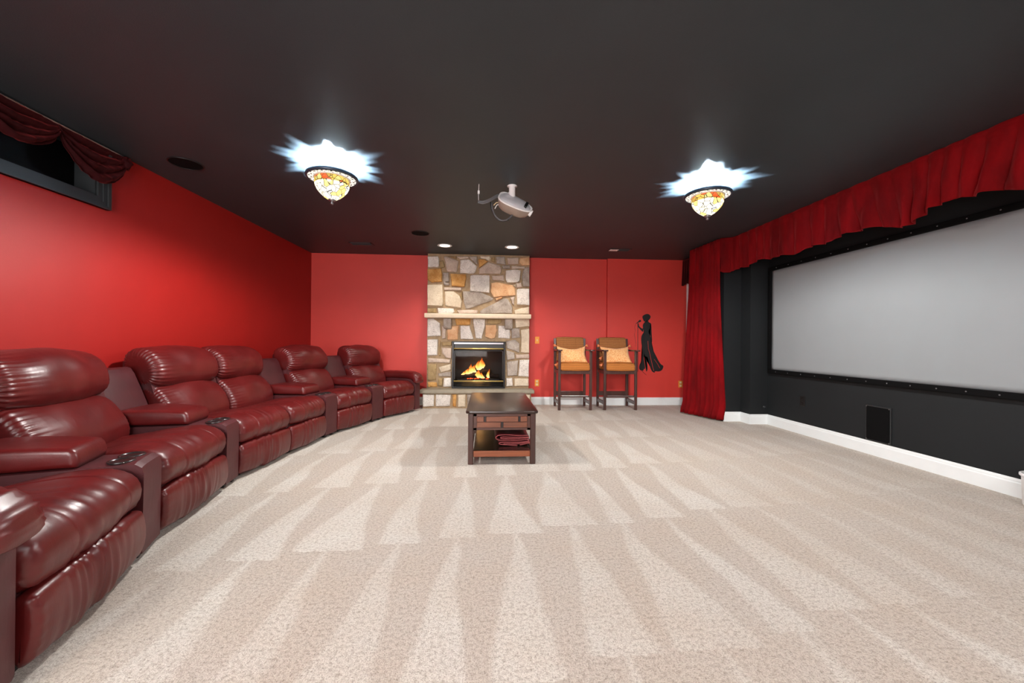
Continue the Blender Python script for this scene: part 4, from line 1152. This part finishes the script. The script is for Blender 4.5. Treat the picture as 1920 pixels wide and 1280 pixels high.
def ceil_speaker(label, x, y, r):
    t = thing('ceiling_speaker', label, 'speaker', (x, y, H))
    MB().lathe([(r * .93, 0), (r, 0), (r * 1.01, -.004), (r * .97, -.007), (r * .93, -.004)], seg=40, closed=True).build('speaker_ring', MAT['black_plastic'], t, True)
    MB().lathe([(0, -.004), (r * .93, -.003)], seg=40).build('speaker_grille', MAT['grille'], t, True)
ceil_speaker('round black ceiling speaker left of the recessed fireplace lights', -.878, 5.197, .118)
ceil_speaker('round black ceiling speaker near the left wall above the recliners', -2.42, 3.32, .118)

def vent(label, x, y, bare):
    t = thing('ceiling_vent', label, 'vent', (x, y, H))
    m = MB(); m.box((-.16, -.075, -.006), (.16, -.055, 0)); m.box((-.16, .055, -.006), (.16, .075, 0)); m.box((-.16, -.075, -.006), (-.14, .075, 0)); m.box((.14, -.075, -.006), (.16, .075, 0))
    m.build('vent_frame', MAT['black_trim'], t)
    MB().box((-.14, -.055, -.003), (.14, .055, 0)).build('vent_back', MAT['grille'], t)
    for k in range(6):
        y_ = -.045 + k * .018
        MB().box((-.14, y_ - .007, -.007), (.14, y_ + .005, -.004), rot=Matrix.Rotation(.4, 3, 'X')).build('vent_slat', MAT['black_trim'], t)
    if bare: MB().box((-.158, -.05, -.010), (-.03, .05, -.0068), .001).build('vent_flap', MAT['white_plastic'], t)
vent('black slotted ceiling vent above the left part of the back wall', -1.826, 5.848, False)
vent('ceiling vent with a white flap near the back wall above the bar stools', 1.99, 5.84, True)

# ------------------------------------------------------------------ projector
pj = thing('projector', 'silver ceiling-mounted projector on a white pole with loose cables', 'projector', (.215, 3.55, H))
MB().lathe([(0, 0), (.045, 0), (.045, -.005), (.028, -.008), (.028, -.12), (0, -.12)], seg=24).build('mount_pole', MAT['white_plastic'], pj, True)
body = bpy.data.objects.new('projector_body', None)
R = Matrix.Rotation(math.radians(24), 3, 'Y') @ Matrix.Rotation(math.radians(47), 3, 'X')
cpos = Vector((.03, -.02, -.155))
def pt3(u, v, w): return cpos + R @ Vector((u, v, w))
def outline(a): # egg-shaped rim, pointed towards the lens end (right)
    c, s = math.cos(a), math.sin(a)
    u = .158 * math.copysign(abs(c) ** .8, c); v = .092 * math.copysign(abs(s) ** .75, s) * (1 - .22 * c)
    return u, v
def shell(rings, name, mat):
    n = 40; vs, fs = [], []
    for (k, w) in rings:
        for i in range(n):
            u, v = outline(2 * PI * i / n); vs.append(pt3(u * k, v * k, w))
    for j in range(len(rings) - 1):
        for i in range(n): fs.append((j * n + i, j * n + (i + 1) % n, (j + 1) * n + (i + 1) % n, (j + 1) * n + i))
    fs += [tuple(range(n)), tuple(range((len(rings) - 1) * n, len(rings) * n))]
    o = link(name, mesh(name, vs, fs), mat, pj); autosmooth(o, 50); return o
hull = shell([(1.0, 0), (.99, -.02), (.95, -.05), (.86, -.078), (.7, -.095), (.4, -.104), (.1, -.106)], 'lower_shell', MAT['taupe'])
shell([(1.03, -.006), (1.035, .0), (1.03, .007), (.95, .008), (.93, .003), (.93, -.004)], 'rim_band', MAT['white_plastic'])
shell([(.93, .003), (.86, .012), (.7, .022), (.45, .028), (.15, .03)], 'top_cover', MAT['silver'])
def boxl(a, b, name, mat, par=pj, bev=.003):
    m = MB(); m.box(a, b, bev)
    for v in m.bm.verts: v.co = pt3(*v.co)
    return m.build(name, mat, par)
boxl((.085, -.045, .010), (.11, .045, .032), 'vent_slot', MAT['black_plastic'])
m = MB(); m.tube([pt3(.145, 0, -.028), pt3(.172, 0, -.032)], .030, 20); lz = m.build('lens_barrel', MAT['white_plastic'], pj)
m = MB(); m.tube([pt3(.170, 0, -.032), pt3(.174, 0, -.0325)], .022, 20); m.build('lens_glass', MAT['black_plastic'], lz)
boxl((-.10, .07, .0), (-.06, .10, .02), 'bracket', MAT['white_plastic'])
def cable(pts, r, mat, name='cable'):
    P = [Vector(p) for p in pts]; F = []
    for i in range(len(P) - 1):
        for j in range(5): F.append(P[i].lerp(P[i + 1], j / 5))
    F.append(P[-1])
    for _ in range(4): F = [F[0]] + [(F[i - 1] + 2 * F[i] + F[i + 1]) / 4 for i in range(1, len(F) - 1)] + [F[-1]]
    MB().tube(F, r, 8).build(name, mat, pj, True)
for k in range(3):
    q = k * .010
    cable([(-.10, -.02, -.115 - q), (-.125, -.03, -.085 - q), (-.19, -.04, -.135 - q), (-.26, -.04, -.165 - q), (-.305, -.03, -.155 - q * .6)], .007, MAT['cable'])
cable([(-.300, -.03, -.155), (-.302, -.03, -.10), (-.300, -.02, -.05), (-.298, -.02, 0)], .0025, MAT['white_plastic'])
boxl0 = MB().box((-.309, -.035, -.09), (-.291, -.015, -.062), .003).build('plug', MAT['white_plastic'], pj)
cable([(-.185, -.01, -.16), (-.18, -.02, -.21), (-.155, -.02, -.28), (-.10, -.02, -.325), (-.04, -.02, -.315), (.0, -.01, -.27), (.01, 0, -.24)], .009, MAT['cable'])
cable([(-.192, -.012, -.155), (-.187, -.022, -.22), (-.15, -.022, -.30), (-.09, -.022, -.335), (-.03, -.02, -.31)], .006, MAT['black_plastic'])
cable([(-.11, -.01, -.165), (-.14, -.03, -.16), (-.165, -.03, -.19)], .004, MAT['ivory'])
cable([(-.11, -.01, -.18), (-.135, -.03, -.18), (-.155, -.03, -.22)], .004, MAT['white_plastic'])
bpy.data.objects.remove(body)
